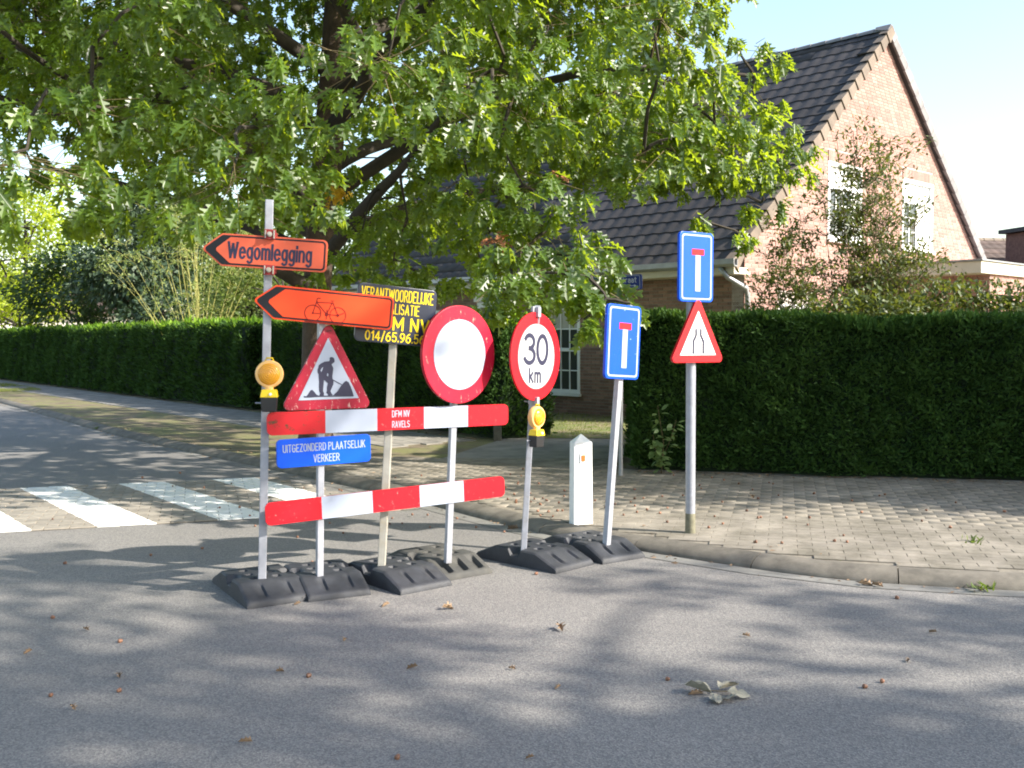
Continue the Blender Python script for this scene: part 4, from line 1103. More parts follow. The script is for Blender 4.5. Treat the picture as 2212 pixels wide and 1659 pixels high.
for sx in (-1, 1):
    sg += [((sx*.026, .10), (sx*.026, .045)), ((sx*.026, .047), (sx*.055, .003)), ((sx*.055, .006), (sx*.055, -.095))]
strokes('road_symbol', sg, .021, -.0045, -.002, M['ink'], tn)

# --- warning lamps
def lamp(name, label, loc, yaw, lean=0):
    t = thing(name, label, 'warning lamp', loc, (0, lean, yaw), 'amber warning lamps')
    # local: lens faces -y; origin at lens centre
    mb = MB(); n = 32
    prof = [(.094, .028), (.097, .015), (.097, -.012), (.090, -.022), (.074, -.022)]
    V = []; F = []
    for (r, y) in prof:
        for k in range(n): V.append((r*math.cos(2*math.pi*k/n), y, r*math.sin(2*math.pi*k/n)))
    for a in range(len(prof)-1):
        for k in range(n): F.append((a*n+k, a*n+(k+1) % n, (a+1)*n+(k+1) % n, (a+1)*n+k))
    mb.add(V, F); mb.add([(.094*math.cos(2*math.pi*k/n), .028, .094*math.sin(2*math.pi*k/n)) for k in range(n)], [tuple(range(n))])
    mb.build('rim', M['lensrim'], t, smooth='auto')
    mb = MB(); V = []; F = []; rings = 7
    for a in range(rings+1):
        th = a/rings*math.pi/2; r = .076*math.cos(th); y = -.021-.032*math.sin(th)
        for k in range(n): V.append((r*math.cos(2*math.pi*k/n), y, r*math.sin(2*math.pi*k/n)))
    for a in range(rings):
        for k in range(n): F.append((a*n+k, a*n+(k+1) % n, (a+1)*n+(k+1) % n, (a+1)*n+k))
    mb.add(V, F); mb.build('lens', M['lens'], t, smooth=True)
    mb = MB(); mb.tube([(-.028, 0, .092), (-.02, 0, .112), (.02, 0, .112), (.028, 0, .092)], .006, 6); mb.build('handle', M['lampyellow'], t, smooth=True)
    mb = MB(); mb.tube([(0, .0, -.088), (0, .0, -.112)], .03, 14); mb.build('neck', M['lensrim'], t, smooth='auto')
    mb = MB(); mb.add([(-.05, -.04, -.108), (.05, -.04, -.108), (.05, .04, -.108), (-.05, .04, -.108), (-.06, -.05, -.162), (.06, -.05, -.162), (.06, .05, -.162), (-.06, .05, -.162)],
                      [(0, 1, 2, 3), (7, 6, 5, 4), (0, 4, 5, 1), (1, 5, 6, 2), (2, 6, 7, 3), (3, 7, 4, 0)]); mb.build('cap', M['lampyellow'], t, bevel=.006)
    mb = MB(); mb.tube([(.012, -.057, -.138), (.012, -.043, -.138)], .010, 10); mb.build('lock', M['whitepaint'], t)
    mb = MB(); mb.add([(-.056, -.046, -.162), (.056, -.046, -.162), (.056, .046, -.162), (-.056, .046, -.162), (-.05, -.042, -.262), (.05, -.042, -.262), (.05, .042, -.262), (-.05, .042, -.262)],
                      [(0, 1, 2, 3), (7, 6, 5, 4), (0, 4, 5, 1), (1, 5, 6, 2), (2, 6, 7, 3), (3, 7, 4, 0)]); mb.build('battery_case', M['lampblack'], t, bevel=.005)
    mb = MB(); mb.tube([(-.055, .03, -.205), (-.10, .03, -.205)], .006, 6); mb.build('bolt', M['galv'], t)
    return t
l1 = at(582, 808, p1.y-.10)
l1o = lamp('warning_lamp', 'amber warning lamp with bright glint on the tall detour post', l1, R(8), R(1))
l1o.scale = (.88, .88, .88)
l2 = at(1160, 901, p5.y-.09)
l2o = lamp('warning_lamp', 'orange warning lamp turned sideways beneath the 30 km sign', l2, R(50), R(2)); l2o.scale = (.80, .80, .80)

# --- white marker post
p8 = ground(1255, 1131, PZ)
mk = thing('marker_post', 'white concrete marker post with pointed top and small orange reflector', 'bollard', (p8.x, p8.y, PZ), (0, 0, R(16)))
mb = MB(); a, b, hh, pk = .084, .06, .68, .75
mb.add([(-a, -b, -.03), (a, -b, -.03), (a, b, -.03), (-a, b, -.03), (-a*.93, -b*.95, hh), (a*.93, -b*.95, hh), (a*.93, b*.95, hh), (-a*.93, b*.95, hh), (0, 0, pk)],
       [(3, 2, 1, 0), (0, 1, 5, 4), (1, 2, 6, 5), (2, 3, 7, 6), (3, 0, 4, 7), (4, 5, 8), (5, 6, 8), (6, 7, 8), (7, 4, 8)])
mb.build('post_body', M['concretewhite'], mk, bevel=.006)
plate('recess', rrect(.064, .086, .006, .0, .555), -.0615, -.05, surf('recess_grey', (.35, .35, .37), .8), mk)
plate('reflector_frame', rrect(.054, .078, .006, -.003, .552), -.066, -.055, M['concretewhite'], mk)
plate('reflector', rrect(.032, .052, .005, -.003, .552), -.070, -.06, signmat('reflector_orange', (.80, .16, .04), .2), mk)

# --- street name sign
p9 = at(1341, 1018, 11.25)
sn = thing('street_name_sign', 'dark blue street name sign on a thin post beside the right hedge end', 'street sign', (p9.x, p9.y, PZ))
mb = MB(); mb.tube([(0, 0, -.03), (-.0, 0, 2.26)], .024, 12); mb.build('post', M['zinc'], sn, smooth='auto')
snc = at(1330, 611, p9.y-.04)-Vector((p9.x, p9.y, PZ))
sb = sub('name_plate', sn, snc, (0, R(-1), R(-24)))
plate('sign_plate', rrect(.60, .165, .02), 0, .022, M['bluedark'], sb, bevel=.004)
mb = MB()
for (w0, h0, cx0, cz0_) in ((.55, .004, 0, .07), (.55, .004, 0, -.07), (.004, .13, .275, 0), (.004, .13, -.275, 0)): mb.prism(rrect(w0, h0, .0009, cx0, cz0_, 1), -.002, .001)
mb.build('border_line', M['white'], sb)
text('lettering', 'ndestraat', .30, .055, .085, .025, -.001, M['white'], sb, .15)
text('lettering', '80', .032, .032, .10, -.04, -.001, M['white'], sb, .17)
mb = MB(); mb.prism([(.15, -.036), (.15, -.042), (.21, -.042), (.21, -.052), (.235, -.039), (.21, -.026), (.21, -.036)], -.002, .001); mb.build('arrow_symbol', M['white'], sb)

# ------------------------------------------------------------------ VEGETATION
LEAF = [(0, 0, 0), (.035, .12, 0), (.15, .20, .02), (.19, .26, .015), (.05, .31, .01), (.06, .40, .01), (.30, .52, .05), (.27, .57, .05), (.08, .57, .01), (.08, .66, .0), (.26, .80, .0), (.20, .83, .0), (.09, .82, -.01), (.05, .92, -.03), (0, 1.0, -.05)]
half = LEAF[1:-1]
lv = [(0, 0, 0)] + [(x, y, .35*x - .10*y*y) for x, y, z in half] + [(0, 1.0, -.10)] + [(-x, y, .35*x - .10*y*y) for x, y, z in reversed(half)]
nh = len(half)
lf = [tuple(range(0, nh+2)), tuple([0]+list(range(nh+1, 2*nh+2)))]
LV, LF = lv, lf
SIMPLE = [(0, 0, 0), (.28, .45, .06), (0, 1, -.05), (-.28, .45, .06)]; SIMF = [(0, 1, 2), (0, 2, 3)]

def leaf_clusters(P, out, per, size, droop=.75, spread=.9):
    """P anchors (N,3); out outward direction (N,3)"""
    n = len(P); idx = np.repeat(np.arange(n), per); m = len(idx)
    rnd = rng.normal(0, 1, (m, 3)); rnd[:, 2] *= .35
    ax = out[idx]*.55 + unit(rnd)*spread; ax[:, 2] -= droop*rng.uniform(.3, 1.5, m)
    ax = unit(ax); nr_ = rng.normal(0, .35, (m, 3)) + np.array([0, 0, 1.0]) + out[idx]*.4
    X, Y, Z = frames(ax, nr_)
    pos = P[idx] + ax*rng.uniform(.02, .05, (m, 1))
    return pos, X, Y, Z, rng.uniform(*size, m)

class Tree: pass
def limb_path(a, b, sag=.0, wob=.25, n=7):
    a = np.array(a, float); b = np.array(b, float); L = np.linalg.norm(b-a); pts = []
    w1 = rng.normal(0, wob*.35, 3); w2 = rng.normal(0, wob*.25, 3)
    for k in range(n+1):
        t = k/n; p = a*(1-t)+b*t; arch = math.sin(math.pi*t); p = p + w1*arch + w2*math.sin(2*math.pi*t); p[2] += arch*sag*L; pts.append(p)
    return pts

def main_oak():
    root = thing('oak_tree', 'large green oak with lobed leaves on the verge, its drooping boughs over the signs', 'tree', (-2.72, 14, PZ))
    off = Vector((2.72, -14, -PZ)); T = [(-2.72, 14, PZ-.1), (-2.72, 14, .35), (-2.70, 13.98, 1.5), (-2.64, 13.95, 2.8), (-2.50, 14, 4.2), (-2.35, 14, 6), (-2.2, 13.9, 8), (-2.1, 13.8, 10.6)]
    RR = [.31, .225, .19, .195, .21, .19, .12, .05]
    mb = MB(); mb.tube([Vector(p)+off for p in T], RR, 16); mb.build('trunk', M['bark'], root, smooth=True)
    tr_ = np.array(T)
    def trunk_at(z):
        for a, b in zip(tr_, tr_[1:]):
            if a[2] <= z <= b[2]: f = (z-a[2])/(b[2]-a[2]); return a*(1-f)+b*f
        return tr_[-1]
    limbs = []
    specs = [(2.3, -150, 5.0, 4.4), (2.6, -65, 5.0, 3.8), (2.9, 10, 5.0, 4.4), (2.7, 160, 5.0, 4.3), (3.0, 100, 5, 4.6), (3.3, -110, 5.6, 4.4), (3.5, -30, 6.0, 4.4), (3.9, 60, 5.3, 5.4),
             (4.2, -170, 5.6, 5.6), (4.5, -80, 5.8, 5.4), (4.9, -45, 6.0, 5.7), (5.2, -130, 5.5, 6.4), (5.6, 25, 5.2, 7.2), (6, 130, 4.8, 7.4), (6.4, -75, 4.8, 7.4), (7, -10, 4.4, 8.6), (7.4, 180, 4, 9), (8, 70, 3.5, 9.8), (8.2, -110, 3.4, 10)]
    for z0, az, L, z1 in specs:
        s0 = trunk_at(z0); e = np.array([s0[0]+L*math.cos(R(az)), s0[1]+L*math.sin(R(az)), z1])
        pts = limb_path(s0, e, .07, .7, 9); limbs.append(pts)
        r0 = .10+.01*random.random() if z0 < 6 else .06
        mb = MB(); mb.tube([Vector(p)+off for p in pts], [r0*(1-.82*k/9) for k in range(10)], 8); mb.build('limb', M['barkdark'], root, smooth=True)
    LP = np.array([p for l in limbs for p in l[2:]])
    # clumps
    cl = []
    ctr = np.array([-2.5, 13.7])
    tries = 0
    while len(cl) < 215 and tries < 30000:
        tries += 1
        r_ = 6.5*math.sqrt(random.random()); a_ = random.uniform(0, 2*math.pi)
        x = ctr[0]+r_*math.cos(a_); y = ctr[1]+r_*math.sin(a_)
        left = max(0, min(1, (-3.2-x)/3.0)); rt = max(0, min(1, (x-1.5)/2))
        kk_ = .10 if -4 < x < -1.4 else .155; zmin = (1.95 if kk_ < .12 else 2.15)+kk_*y+(.45*left); z = random.uniform(zmin, max(zmin+.3, 7.4))
        if y > 16.5 and random.random() < .3: continue
        if z > 5.2 and r_ < 3.5 and random.random() < .5: continue
        c = np.array([x, y, z])
        if x > 1.9 and y < 10.0 or x > 2.35+.12*(y-12): continue
        if r_ < 1.9 and z < 6.4: continue
        if -3.3 < x < -1.2 and 8.3 < y < 13.2 and random.random() < .6: continue
        if cl and min(((c-k[:3])**2*np.array([1, 1, 1.7])).sum() for k in cl) < .95: continue
        if z > 7.6: continue
        cl.append(np.array([x, y, z, random.uniform(.48, .78)]))
    hang = [(1085, 625, 8.3, .30), (1150, 605, 8.2, .34), (1215, 590, 8.1, .34), (1275, 598, 8.0, .24), (1312, 648, 7.9, .16), (1362, 655, 7.85, .07), (1262, 690, 7.9, .14), (1240, 560, 8.5, .4), (1120, 560, 8.8, .42), (1180, 500, 9.0, .5), (1060, 500, 9.4, .4),
            (1010, 590, 10.2, .2), (920, 590, 11, .25), (850, 560, 11, .35), (780, 510, 11.6, .4), (880, 470, 11, .4), (1010, 380, 9.6, .5), (1130, 400, 9, .5), (740, 580, 12.5, .4),
            (1390, 330, 9.4, .5), (1500, 340, 10, .4), (1600, 350, 10.4, .3), (1680, 350, 10.8, .28), (1690, 320, 11, .3), (1630, 240, 10.8, .4), (1560, 310, 9.8, .5), (1450, 300, 9.3, .5), (1600, 110, 11, .4), (1250, 300, 10.5, .55), (1330, 200, 10, .55), (1000, 300, 10.5, .5), (930, 400, 11.5, .45), (860, 430, 12.5, .4), (1180, 230, 9.5, .5), (1080, 150, 9.5, .5), (1540, 200, 10, .5),
            (330, 220, 9.2, .5), (420, 160, 9, .5), (500, 260, 9.2, .5), (290, 270, 9.4, .4), (560, 300, 9.8, .4), (205, 380, 10.5, .14), (240, 120, 9.2, .5), (600, 440, 11, .3), (150, 180, 10, .5),
            (1650, 430, 11.4, .22), (1600, 505, 12.2, .13), (1510, 470, 12, .14)]
    for px, py, Y, r_ in hang:
        p = at(px, py, Y); cl.append(np.array([p.x, p.y, p.z, r_]))
    allP = []; allO = []; mbb = MB(); twA = []; twB = []
    dl = [((LP-c[:3])**2).sum(1).min() for c in cl]; cl = [cl[i] for i in np.argsort(dl)]; NODES = [p for p in LP]
    for c in cl:
        r_ = c[3]; n = int(46*(r_/.7)**2)+4
        u = rng.normal(size=(n, 3)); u = unit(u)*rng.uniform(.35, 1, (n, 1))**.6; P = c[:3]+u*np.array([r_*1.25, r_*1.25, r_*.62])
        P[:, 2] -= (((P[:, :2]-c[:2])**2).sum(1))*.25/max(r_, .2)
        O = unit(np.concatenate([(P[:, :2]-c[:2])*.8+(c[:2]-ctr)*.12, np.full((n, 1), .05)], 1))
        allP.append(P); allO.append(O)
        NP_ = np.array(NODES); d2 = ((NP_-c[:3])**2).sum(1); j = int(np.argmin(d2)); s0 = NP_[j]
        L = math.sqrt(d2[j]); pts = limb_path(s0, c[:3], .08, .22*L, 4); NODES += [pts[2], pts[4]]
        mbb.tube([Vector(p)+off for p in pts], [.017*(1-.6*k/4)+.003 for k in range(5)], 5)
        for k in range(0, n, 3):
            twA.append(c[:3]+rng.normal(0, .08, 3)); twB.append(P[k])
    mbb.build('branches', M['barkdark'], root)['kind'] = 'stuff'
    P = np.concatenate(allP); O = np.concatenate(allO)
    # twigs
    A = np.array(twA); Bt = np.array(twB); n = len(A); d = Bt-A; L = np.linalg.norm(d, axis=1)
    X, Y, Z = frames(d, rng.normal(size=(n, 3)))
    # template: thin tapering triangle prism along y, scaled by its own length -> scale axes separately
    tv = np.array([(-.5, 0, 0), (.5, 0, 0), (0, 0, .8), (-.3, 1, 0), (.3, 1, 0), (0, 1, .5)], float); tf = [(0, 1, 4, 3), (1, 2, 5, 4), (2, 0, 3, 5)]
    V = A[:, None, :] + tv[None, :, 0:1]*X[:, None, :]*.007 + tv[None, :, 1:2]*Y[:, None, :]*L[:, None, None] + tv[None, :, 2:3]*Z[:, None, :]*.007
    V = V.reshape(-1, 3)-np.array([-2.72, 14, PZ]); fl = np.concatenate([np.array(f) for f in tf])
    loops = (fl[None]+(np.arange(n)*6)[:, None]).ravel(); starts = np.arange(n*3)*4
    o = inst('twigs', np_mesh('twigs', V, loops, starts, np.full(n*3, 4), M['twig']), root); o['kind'] = 'stuff'
    pos, X, Y, Z, sz = leaf_clusters(P, O, 7, (.12, .215), droop=1.6, spread=.7)
    # nearest 300 visible leaves are single objects
    D = np.linalg.norm(pos-np.array([0, 0, CAMH]), axis=1)
    vis = (np.abs(pos[:, 0]) < .50*pos[:, 1]) & ((pos[:, 2]-CAMH) < .34*pos[:, 1])
    order = np.argsort(np.where(vis, D/sz, 1e9)); pick = order[:300]; mask = np.ones(len(pos), bool); mask[pick] = False
    offn = np.array([-2.72, 14, PZ])
    crown = inst('crown', scatter_mesh('crown', pos[mask]-offn, X[mask], Y[mask], Z[mask], sz[mask], LV, LF, M['oakleaf']), root); crown['kind'] = 'stuff'
    lm = bpy.data.meshes.new('oak_leaf'); lm.from_pydata(LV, [], LF); lm.materials.append(M['oakleaf']); lm.update()
    for i in pick:
        m = Matrix(((X[i][0], Y[i][0], Z[i][0], pos[i][0]-offn[0]), (X[i][1], Y[i][1], Z[i][1], pos[i][1]-offn[1]), (X[i][2], Y[i][2], Z[i][2], pos[i][2]-offn[2]), (0, 0, 0, 1))) @ Matrix.Scale(sz[i], 4)
        o = bpy.data.objects.new('oak_leaf', lm); o.matrix_basis = m; link(o, root)
    # upper crown, out of frame, coarser
    n = 4600; z = rng.uniform(6.8, 12, n); rmax = 6.3*np.sqrt(np.clip((12.4-z)/5.6, 0, 1)); a_ = rng.uniform(0, 2*math.pi, n); rr = rmax*np.sqrt(rng.uniform(0, 1, n))
    cu = np.stack([ctr[0]+rr*np.cos(a_), ctr[1]+rr*np.sin(a_), z], 1)
    # clump them
    kc = cu[:170]; idx = rng.integers(0, 170, n); cu = kc[idx]+rng.normal(0, .45, (n, 3))
    pos2, X2, Y2, Z2, s2 = leaf_clusters(cu, unit(cu-np.array([ctr[0], ctr[1], 6])), 5, (.16, .24))
    o = inst('upper_crown', scatter_mesh('upper_crown', pos2-offn, X2, Y2, Z2, s2, SIMPLE, SIMF, M['oakleaf_far']), root); o['kind'] = 'stuff'
    # autumn sprays
    for nm, px, py, Y_, mt, cnt, rad in (('yellow_leaves', 728, 404, 11.2, 'yellowleaf', 20, .10), ('red_leaves', 1066, 515, 8.9, 'redleaf', 5, .05), ('orange_leaves', 1212, 372, 9.2, 'redleaf', 2, .04)):
        p = np.array(at(px, py, Y_)); P_ = p+rng.normal(0, rad*.5, (cnt, 3)); pos3, X3, Y3, Z3, s3 = leaf_clusters(P_, np.tile([0., -1, 0], (cnt, 1)), 3, (.09, .15))
        o = inst(nm, scatter_mesh(nm, pos3-offn, X3, Y3, Z3, s3, LV, LF, M[mt]), root)
    return root
main_oak()

def simple_tree(name, label, cat, base, height, crown_r, crown_c, nclump, per, lsize, mat, bark='barkdark', trunk_r=.15, flat=.8, group=None, cl_r=.5, leaf=(SIMPLE, SIMF), droop=.3, zlow=None, nbranch=14, seed_shell=.5):
    base = np.array(base, float); root = thing(name, label, cat, tuple(base), group=group)
    cc = np.array(crown_c, float)        # relative to base
    mb = MB(); top = np.array([cc[0], cc[1], max(cc[2]+crown_r[2]*.55, .3)])
    pts = limb_path((0, 0, -.05), top, 0, .15, 6); mb.tube([Vector(p) for p in pts], [trunk_r*(1-.8*k/6) for k in range(7)], 8); mb.build('trunk', M[bark], root, smooth=True)
    u = unit(rng.normal(size=(nclump, 3)))*rng.uniform(seed_shell, 1, (nclump, 1)); K = cc+u*np.array(crown_r)
    mb = MB()
    for k in K[:nbranch]:
        s0 = pts[random.randint(2, 5)]; bp2 = limb_path(s0, k, .04, .15, 3); mb.tube([Vector(p) for p in bp2], [trunk_r*.3, trunk_r*.22, trunk_r*.15, trunk_r*.06], 5)
    mb.build('branches', M[bark], root)['kind'] = 'stuff'
    n = nclump*per; idx = np.repeat(np.arange(nclump), per)
    v = unit(rng.normal(size=(n, 3)))*rng.uniform(.3, 1, (n, 1)); P = K[idx]+v*np.array([cl_r, cl_r, cl_r*flat])
    if zlow is not None: P[:, 2] = np.maximum(P[:, 2], zlow+rng.uniform(0, .3, n))
    O = unit(P-cc)
    ax = O+rng.normal(0, .7, (n, 3)); ax[:, 2] -= droop; X, Y, Z = frames(ax, O*.6+np.array([0, 0, .8])+rng.normal(0, .5, (n, 3)))
    o = inst('crown', scatter_mesh('crown', P, X, Y, Z, rng.uniform(lsize[0], lsize[1], n), leaf[0], leaf[1], M[mat]), root); o['kind'] = 'stuff'
    return root

# shading trees out of frame on the right
simple_tree('shade_tree', 'broad oak standing across the road, right of the view', 'tree', (13.8, -1.4, 0), 11, (4.8, 3.7, 2.6), (-.8, .55, 9.2), 66, 115, (.16, .27), 'oakleaf_far', trunk_r=.27, cl_r=.78, seed_shell=.2)
simple_tree('shade_tree', 'oak standing on the right pavement beyond the frame', 'tree', (13.2, 8.6, 0), 9, (3.9, 1.8, 2.3), (-.2, -1.0, 6.4), 86, 105, (.16, .26), 'oakleaf_far', trunk_r=.2, cl_r=.7, seed_shell=.2)

# ---- hedges
FR = [(0, 0, 0), (.16, .35, .04), (.10, .75, 0), (0, 1, -.06), (-.10, .75, 0), (-.16, .35, .04)]; FRF = [(0, 1, 2, 3), (0, 3, 4, 5)]
def hedge(name, label, a, b, h0, h1, depth, dens, lsz, ends=(True, True), side=1, topn=None, topmat='hedgetop'):
    """front face from a to b (left to right seen from the road); body extends behind by depth"""
    a = Vector(a); b = Vector(b); L = (b-a).length; d = (b-a)/L; nb_ = Vector((-d.y, d.x))*side     # nb_ points behind
    root = thing(name, label, 'hedge', (a.x, a.y, PZ), (0, 0, 0))
    # core
    nx = max(4, int(L/.25)); V = []; F = []
    def hz(u): return (h0+(h1-h0)*u/L)
    def wv(u, z): return .07*math.sin(u*2.1+z*1.3)+.05*math.sin(u*5.3-z*3.1)
    rings = 0
    for i in range(nx+1):
        u = L*i/nx; H = hz(u)-.09
        prof = [(.17+wv(u, 0), 0), (.13+wv(u, .5), .5), (.15+wv(u, H*.75), H*.75), (.24+wv(u, H), H-.06), (.32, H), (depth-.2, H), (depth-.08, H-.1), (depth-.06, 0)]
        for (o_, z) in prof: q = d*u+nb_*o_; V.append((q.x, q.y, z))
    m = 8
    for i in range(nx):
        for k in range(m-1): F.append((i*m+k, (i+1)*m+k, (i+1)*m+k+1, i*m+k+1))
    F += [tuple(range(m)), tuple(range(nx*m, nx*m+m))]
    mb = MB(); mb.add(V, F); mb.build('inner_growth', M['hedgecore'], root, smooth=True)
    dn, nn = np.array([d.x, d.y, 0]), np.array([nb_.x, nb_.y, 0])
    def spray(n, kind):
        u = rng.uniform(0, L, n); H = hz(u)
        if kind == 'front':
            z = rng.uniform(.02, 1, n)*(H-.02); w = .07*np.sin(u*2.1+z*1.3)+.05*np.sin(u*5.3-z*3.1)
            cl = .045*np.sin(u*9+2*np.sin(z*7))*np.sin(z*11+u*3)
            o_ = .06+w+cl+rng.uniform(-.03, .07, n)+np.clip(z-(H-.15), 0, 1)*.5
            ax = -nn*1.0*rng.uniform(.2, 1, (n, 1)) + np.array([0, 0, 1])*rng.uniform(-.1, 1.1, (n, 1)) + dn*rng.normal(0, .6, (n, 1))
        else:
            o_ = rng.uniform(.08, depth-.1, n); z = H-.12+rng.uniform(-.03, .06, n)+.03*np.sin(u*6)*np.sin(o_*9)+.03*np.sin(u*1.7)+.02*np.sin(u*3.9+1)
            ax = np.array([0, 0, 1.0])+rng.normal(0, .45, (n, 3))
        P = u[:, None]*dn+o_[:, None]*nn; P[:, 2] = z
        X, Y, Z = frames(ax, rng.normal(0, .5, (n, 3))-nn*.6+np.array([0, 0, .5]))
        return P, X, Y, Z
    n = int(L*((h0+h1)/2)*dens); P, X, Y, Z = spray(n, 'front')
    o = inst('foliage', scatter_mesh('foliage', P, X, Y, Z, rng.uniform(lsz*.6, lsz*1.5, n), FR, FRF, M['hedge']), root); o['kind'] = 'stuff'
    n = int((topn or L*depth*dens*.8)); P, X, Y, Z = spray(n, 'top')
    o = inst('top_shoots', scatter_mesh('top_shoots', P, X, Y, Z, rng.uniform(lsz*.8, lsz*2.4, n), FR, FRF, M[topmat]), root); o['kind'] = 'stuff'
    # ends
    for e, u0, sgn in ((ends[0], 0, -1), (ends[1], L, 1)):
        if not e: continue
        n = int(depth*hz(u0)*dens); P = np.zeros((n, 3)); z = rng.uniform(.02, 1, n)*(hz(u0)-.05); o_ = rng.uniform(.05, depth-.05, n)
        P = (u0+sgn*rng.uniform(-.05, .05, n))[:, None]*dn+o_[:, None]*nn; P[:, 2] = z
        ax = dn*sgn*rng.uniform(.3, 1, (n, 1))+np.array([0, 0, 1])*rng.uniform(0, 1, (n, 1))+rng.normal(0, .4, (n, 3))
        X, Y, Z = frames(ax, rng.normal(0, .5, (n, 3))+dn*sgn)
        o = inst('end_foliage', scatter_mesh('end_foliage', P, X, Y, Z, rng.uniform(lsz*.7, lsz*1.5, n), FR, FRF, M['hedge']), root); o['kind'] = 'stuff'
    return root
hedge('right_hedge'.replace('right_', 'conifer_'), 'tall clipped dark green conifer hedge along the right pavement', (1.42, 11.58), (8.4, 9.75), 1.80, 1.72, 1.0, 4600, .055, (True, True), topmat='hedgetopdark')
hedge('conifer_hedge', 'return of the clipped hedge running back along the driveway towards the house', (1.72, 14.6), (1.46, 12.55), 1.78, 1.80, .8, 2500, .06, (False, False))
hL0 = H0+hd*8.7; hL1 = H0+hd*46
hedge('conifer_hedge', 'long shaded conifer hedge running away beside the left footpath', tuple(hL1), tuple(hL0), 1.85, 1.92, 1.1, 650, .11, (True, True), topn=9000)
hedge('conifer_hedge', 'dark hedge behind the oak trunk ending at the driveway', tuple(H0+hd*8.5+hn*.25), tuple(H0+hn*.2), 1.90, 1.85, 1.1, 1300, .08, (True, True), topn=5000)

# shrubs by the driveway and in the hedge
simple_tree('cypress_shrub', 'narrow upright dark cypress shrub beside the house door', 'shrub', (-.17, 16.9, PZ), 1.9, (.23, .23, .85), (0, 0, .92), 40, 60, (.05, .09), 'darkgreen', trunk_r=.03, cl_r=.12, droop=-.8, nbranch=4)
simple_tree('garden_shrub', 'leafy dark shrub between hedge end and cypress', 'shrub', (-.45, 16.0, PZ), 1.2, (.45, .4, .5), (0, 0, .62), 30, 60, (.05, .09), 'darkgreen', trunk_r=.03, cl_r=.2, droop=-.2, nbranch=6)
simple_tree('flower_plant', 'small bright green plant at the lawn edge by the driveway', 'plant', (.02, 15.9, PZ), .4, (.18, .18, .18), (0, 0, .28), 10, 40, (.06, .10), 'yellowgreen', trunk_r=.01, cl_r=.12, droop=-.8, nbranch=4)
mb = MB(); mb.box((0, 0, .14), (.12, .12, .30)); sp_ = mb.build('stone_post', M['kerb'], None, bevel=.01); sp_.location = (-.22, 15.15, PZ-.01); tag(sp_, 'low rough stone post at the corner of the driveway and left hedge', 'post')

# pale seedling growing out of the right hedge
def seedling():
    root = thing('young_sapling', 'young broad-leaved sapling growing out of the front of the right hedge', 'plant', (1.68, 11.38, PZ))
    mb = MB(); stems = [[(0, 0, 0), (.02, -.03, .35), (-.05, -.05, .78)], [(0, 0, .15), (.10, -.05, .4), (.16, -.06, .62)], [(0, 0, .1), (-.08, -.04, .3), (-.1, -.05, .45)]]
    P = []
    for st in stems:
        mb.tube(st, [.006, .005, .002], 5)
        for a, b in zip(st, st[1:]):
            for k in range(5): t = k/5; P.append([a[i]*(1-t)+b[i]*t for i in range(3)])
    mb.build('stems', M['twig'], root)
    P = np.array(P); pos, X, Y, Z, s_ = leaf_clusters(P, np.tile([0., -1, .1], (len(P), 1)), 3, (.07, .12), droop=.35)
    o = inst('leaves', scatter_mesh('leaves', pos, X, Y, Z, s_*.95, [(0, 0, 0), (.25, .3, .04), (.24, .65, .04), (0, 1, -.04), (-.24, .65, .04), (-.25, .3, .04)], FRF, M['paleleaf']), root); o['kind'] = 'stuff'
seedling()

# loose shrubs in front of the gable
OV = [(0, 0, 0), (.2, .4, .03), (0, 1, -.05), (-.2, .4, .03)]
def loose_shrub(label, base, h, spread, nst, lsz, mat, per=26, group=None, lean=(0, 0), name='garden_shrub', stem='twig', sub_n=7):
    root = thing(name, label, 'shrub', base, group=group); mb = MB(); P = []; O = []
    for s_ in range(nst):
        a_ = random.uniform(0, 2*math.pi); sp = random.uniform(.1, 1)*spread; hh = h*random.uniform(.62, 1.0)*(1-.25*(sp/spread)**2)
        e = np.array([math.cos(a_)*sp+lean[0], math.sin(a_)*sp+lean[1], hh]); pts = limb_path((random.uniform(-.08, .08), random.uniform(-.08, .08), 0), e, .05, .18, 7)
        mb.tube([Vector(p) for p in pts], [.012*(1-.8*k/7) for k in range(8)], 5)
        for k in range(sub_n):
            t = random.uniform(.3, 1) if k > 2 else 1.0; q = np.array(pts[min(7, int(t*7.01))]); d = rng.normal(0, 1, 3); d[2] = abs(d[2])*.7+.1; d = d/np.linalg.norm(d)*h*random.uniform(.06, .16); sp2 = limb_path(q, q+d, .05, .06, 3)
            mb.tube([Vector(p) for p in sp2], [.006, .005, .004, .002], 4)
            for kk in range(per):
                f = random.uniform(.15, 1.05); p = q+d*f+rng.normal(0, .045, 3); P.append(p); O.append(d)
    mb.build('stems', M[stem], root)
    P = np.array(P); O = unit(np.array(O)); n = len(P); ax = O*.7+rng.normal(0, .8, (n, 3)); X, Y, Z = frames(ax, rng.normal(0, .7, (n, 3))+np.array([0, 0, .7]))
    o = inst('crown', scatter_mesh('crown', P, X, Y, Z, rng.uniform(lsz*.7, lsz*1.3, n), OV, SIMF, M[mat]), root); o['kind'] = 'stuff'
    return root
b_ = at(1705, 680, 14.2); loose_shrub('loose bushy shrub in front of the house corner beside the downpipe', (b_.x, b_.y, PZ), 3.3, .65, 18, .07, 'shrubleaf', 20, sub_n=13)
b_ = at(1880, 680, 14.4); loose_shrub('tall airy shrub in front of the two upstairs gable windows', (b_.x, b_.y, PZ), 4.25, 1.0, 30, .075, 'shrubleaf', 20, sub_n=17)
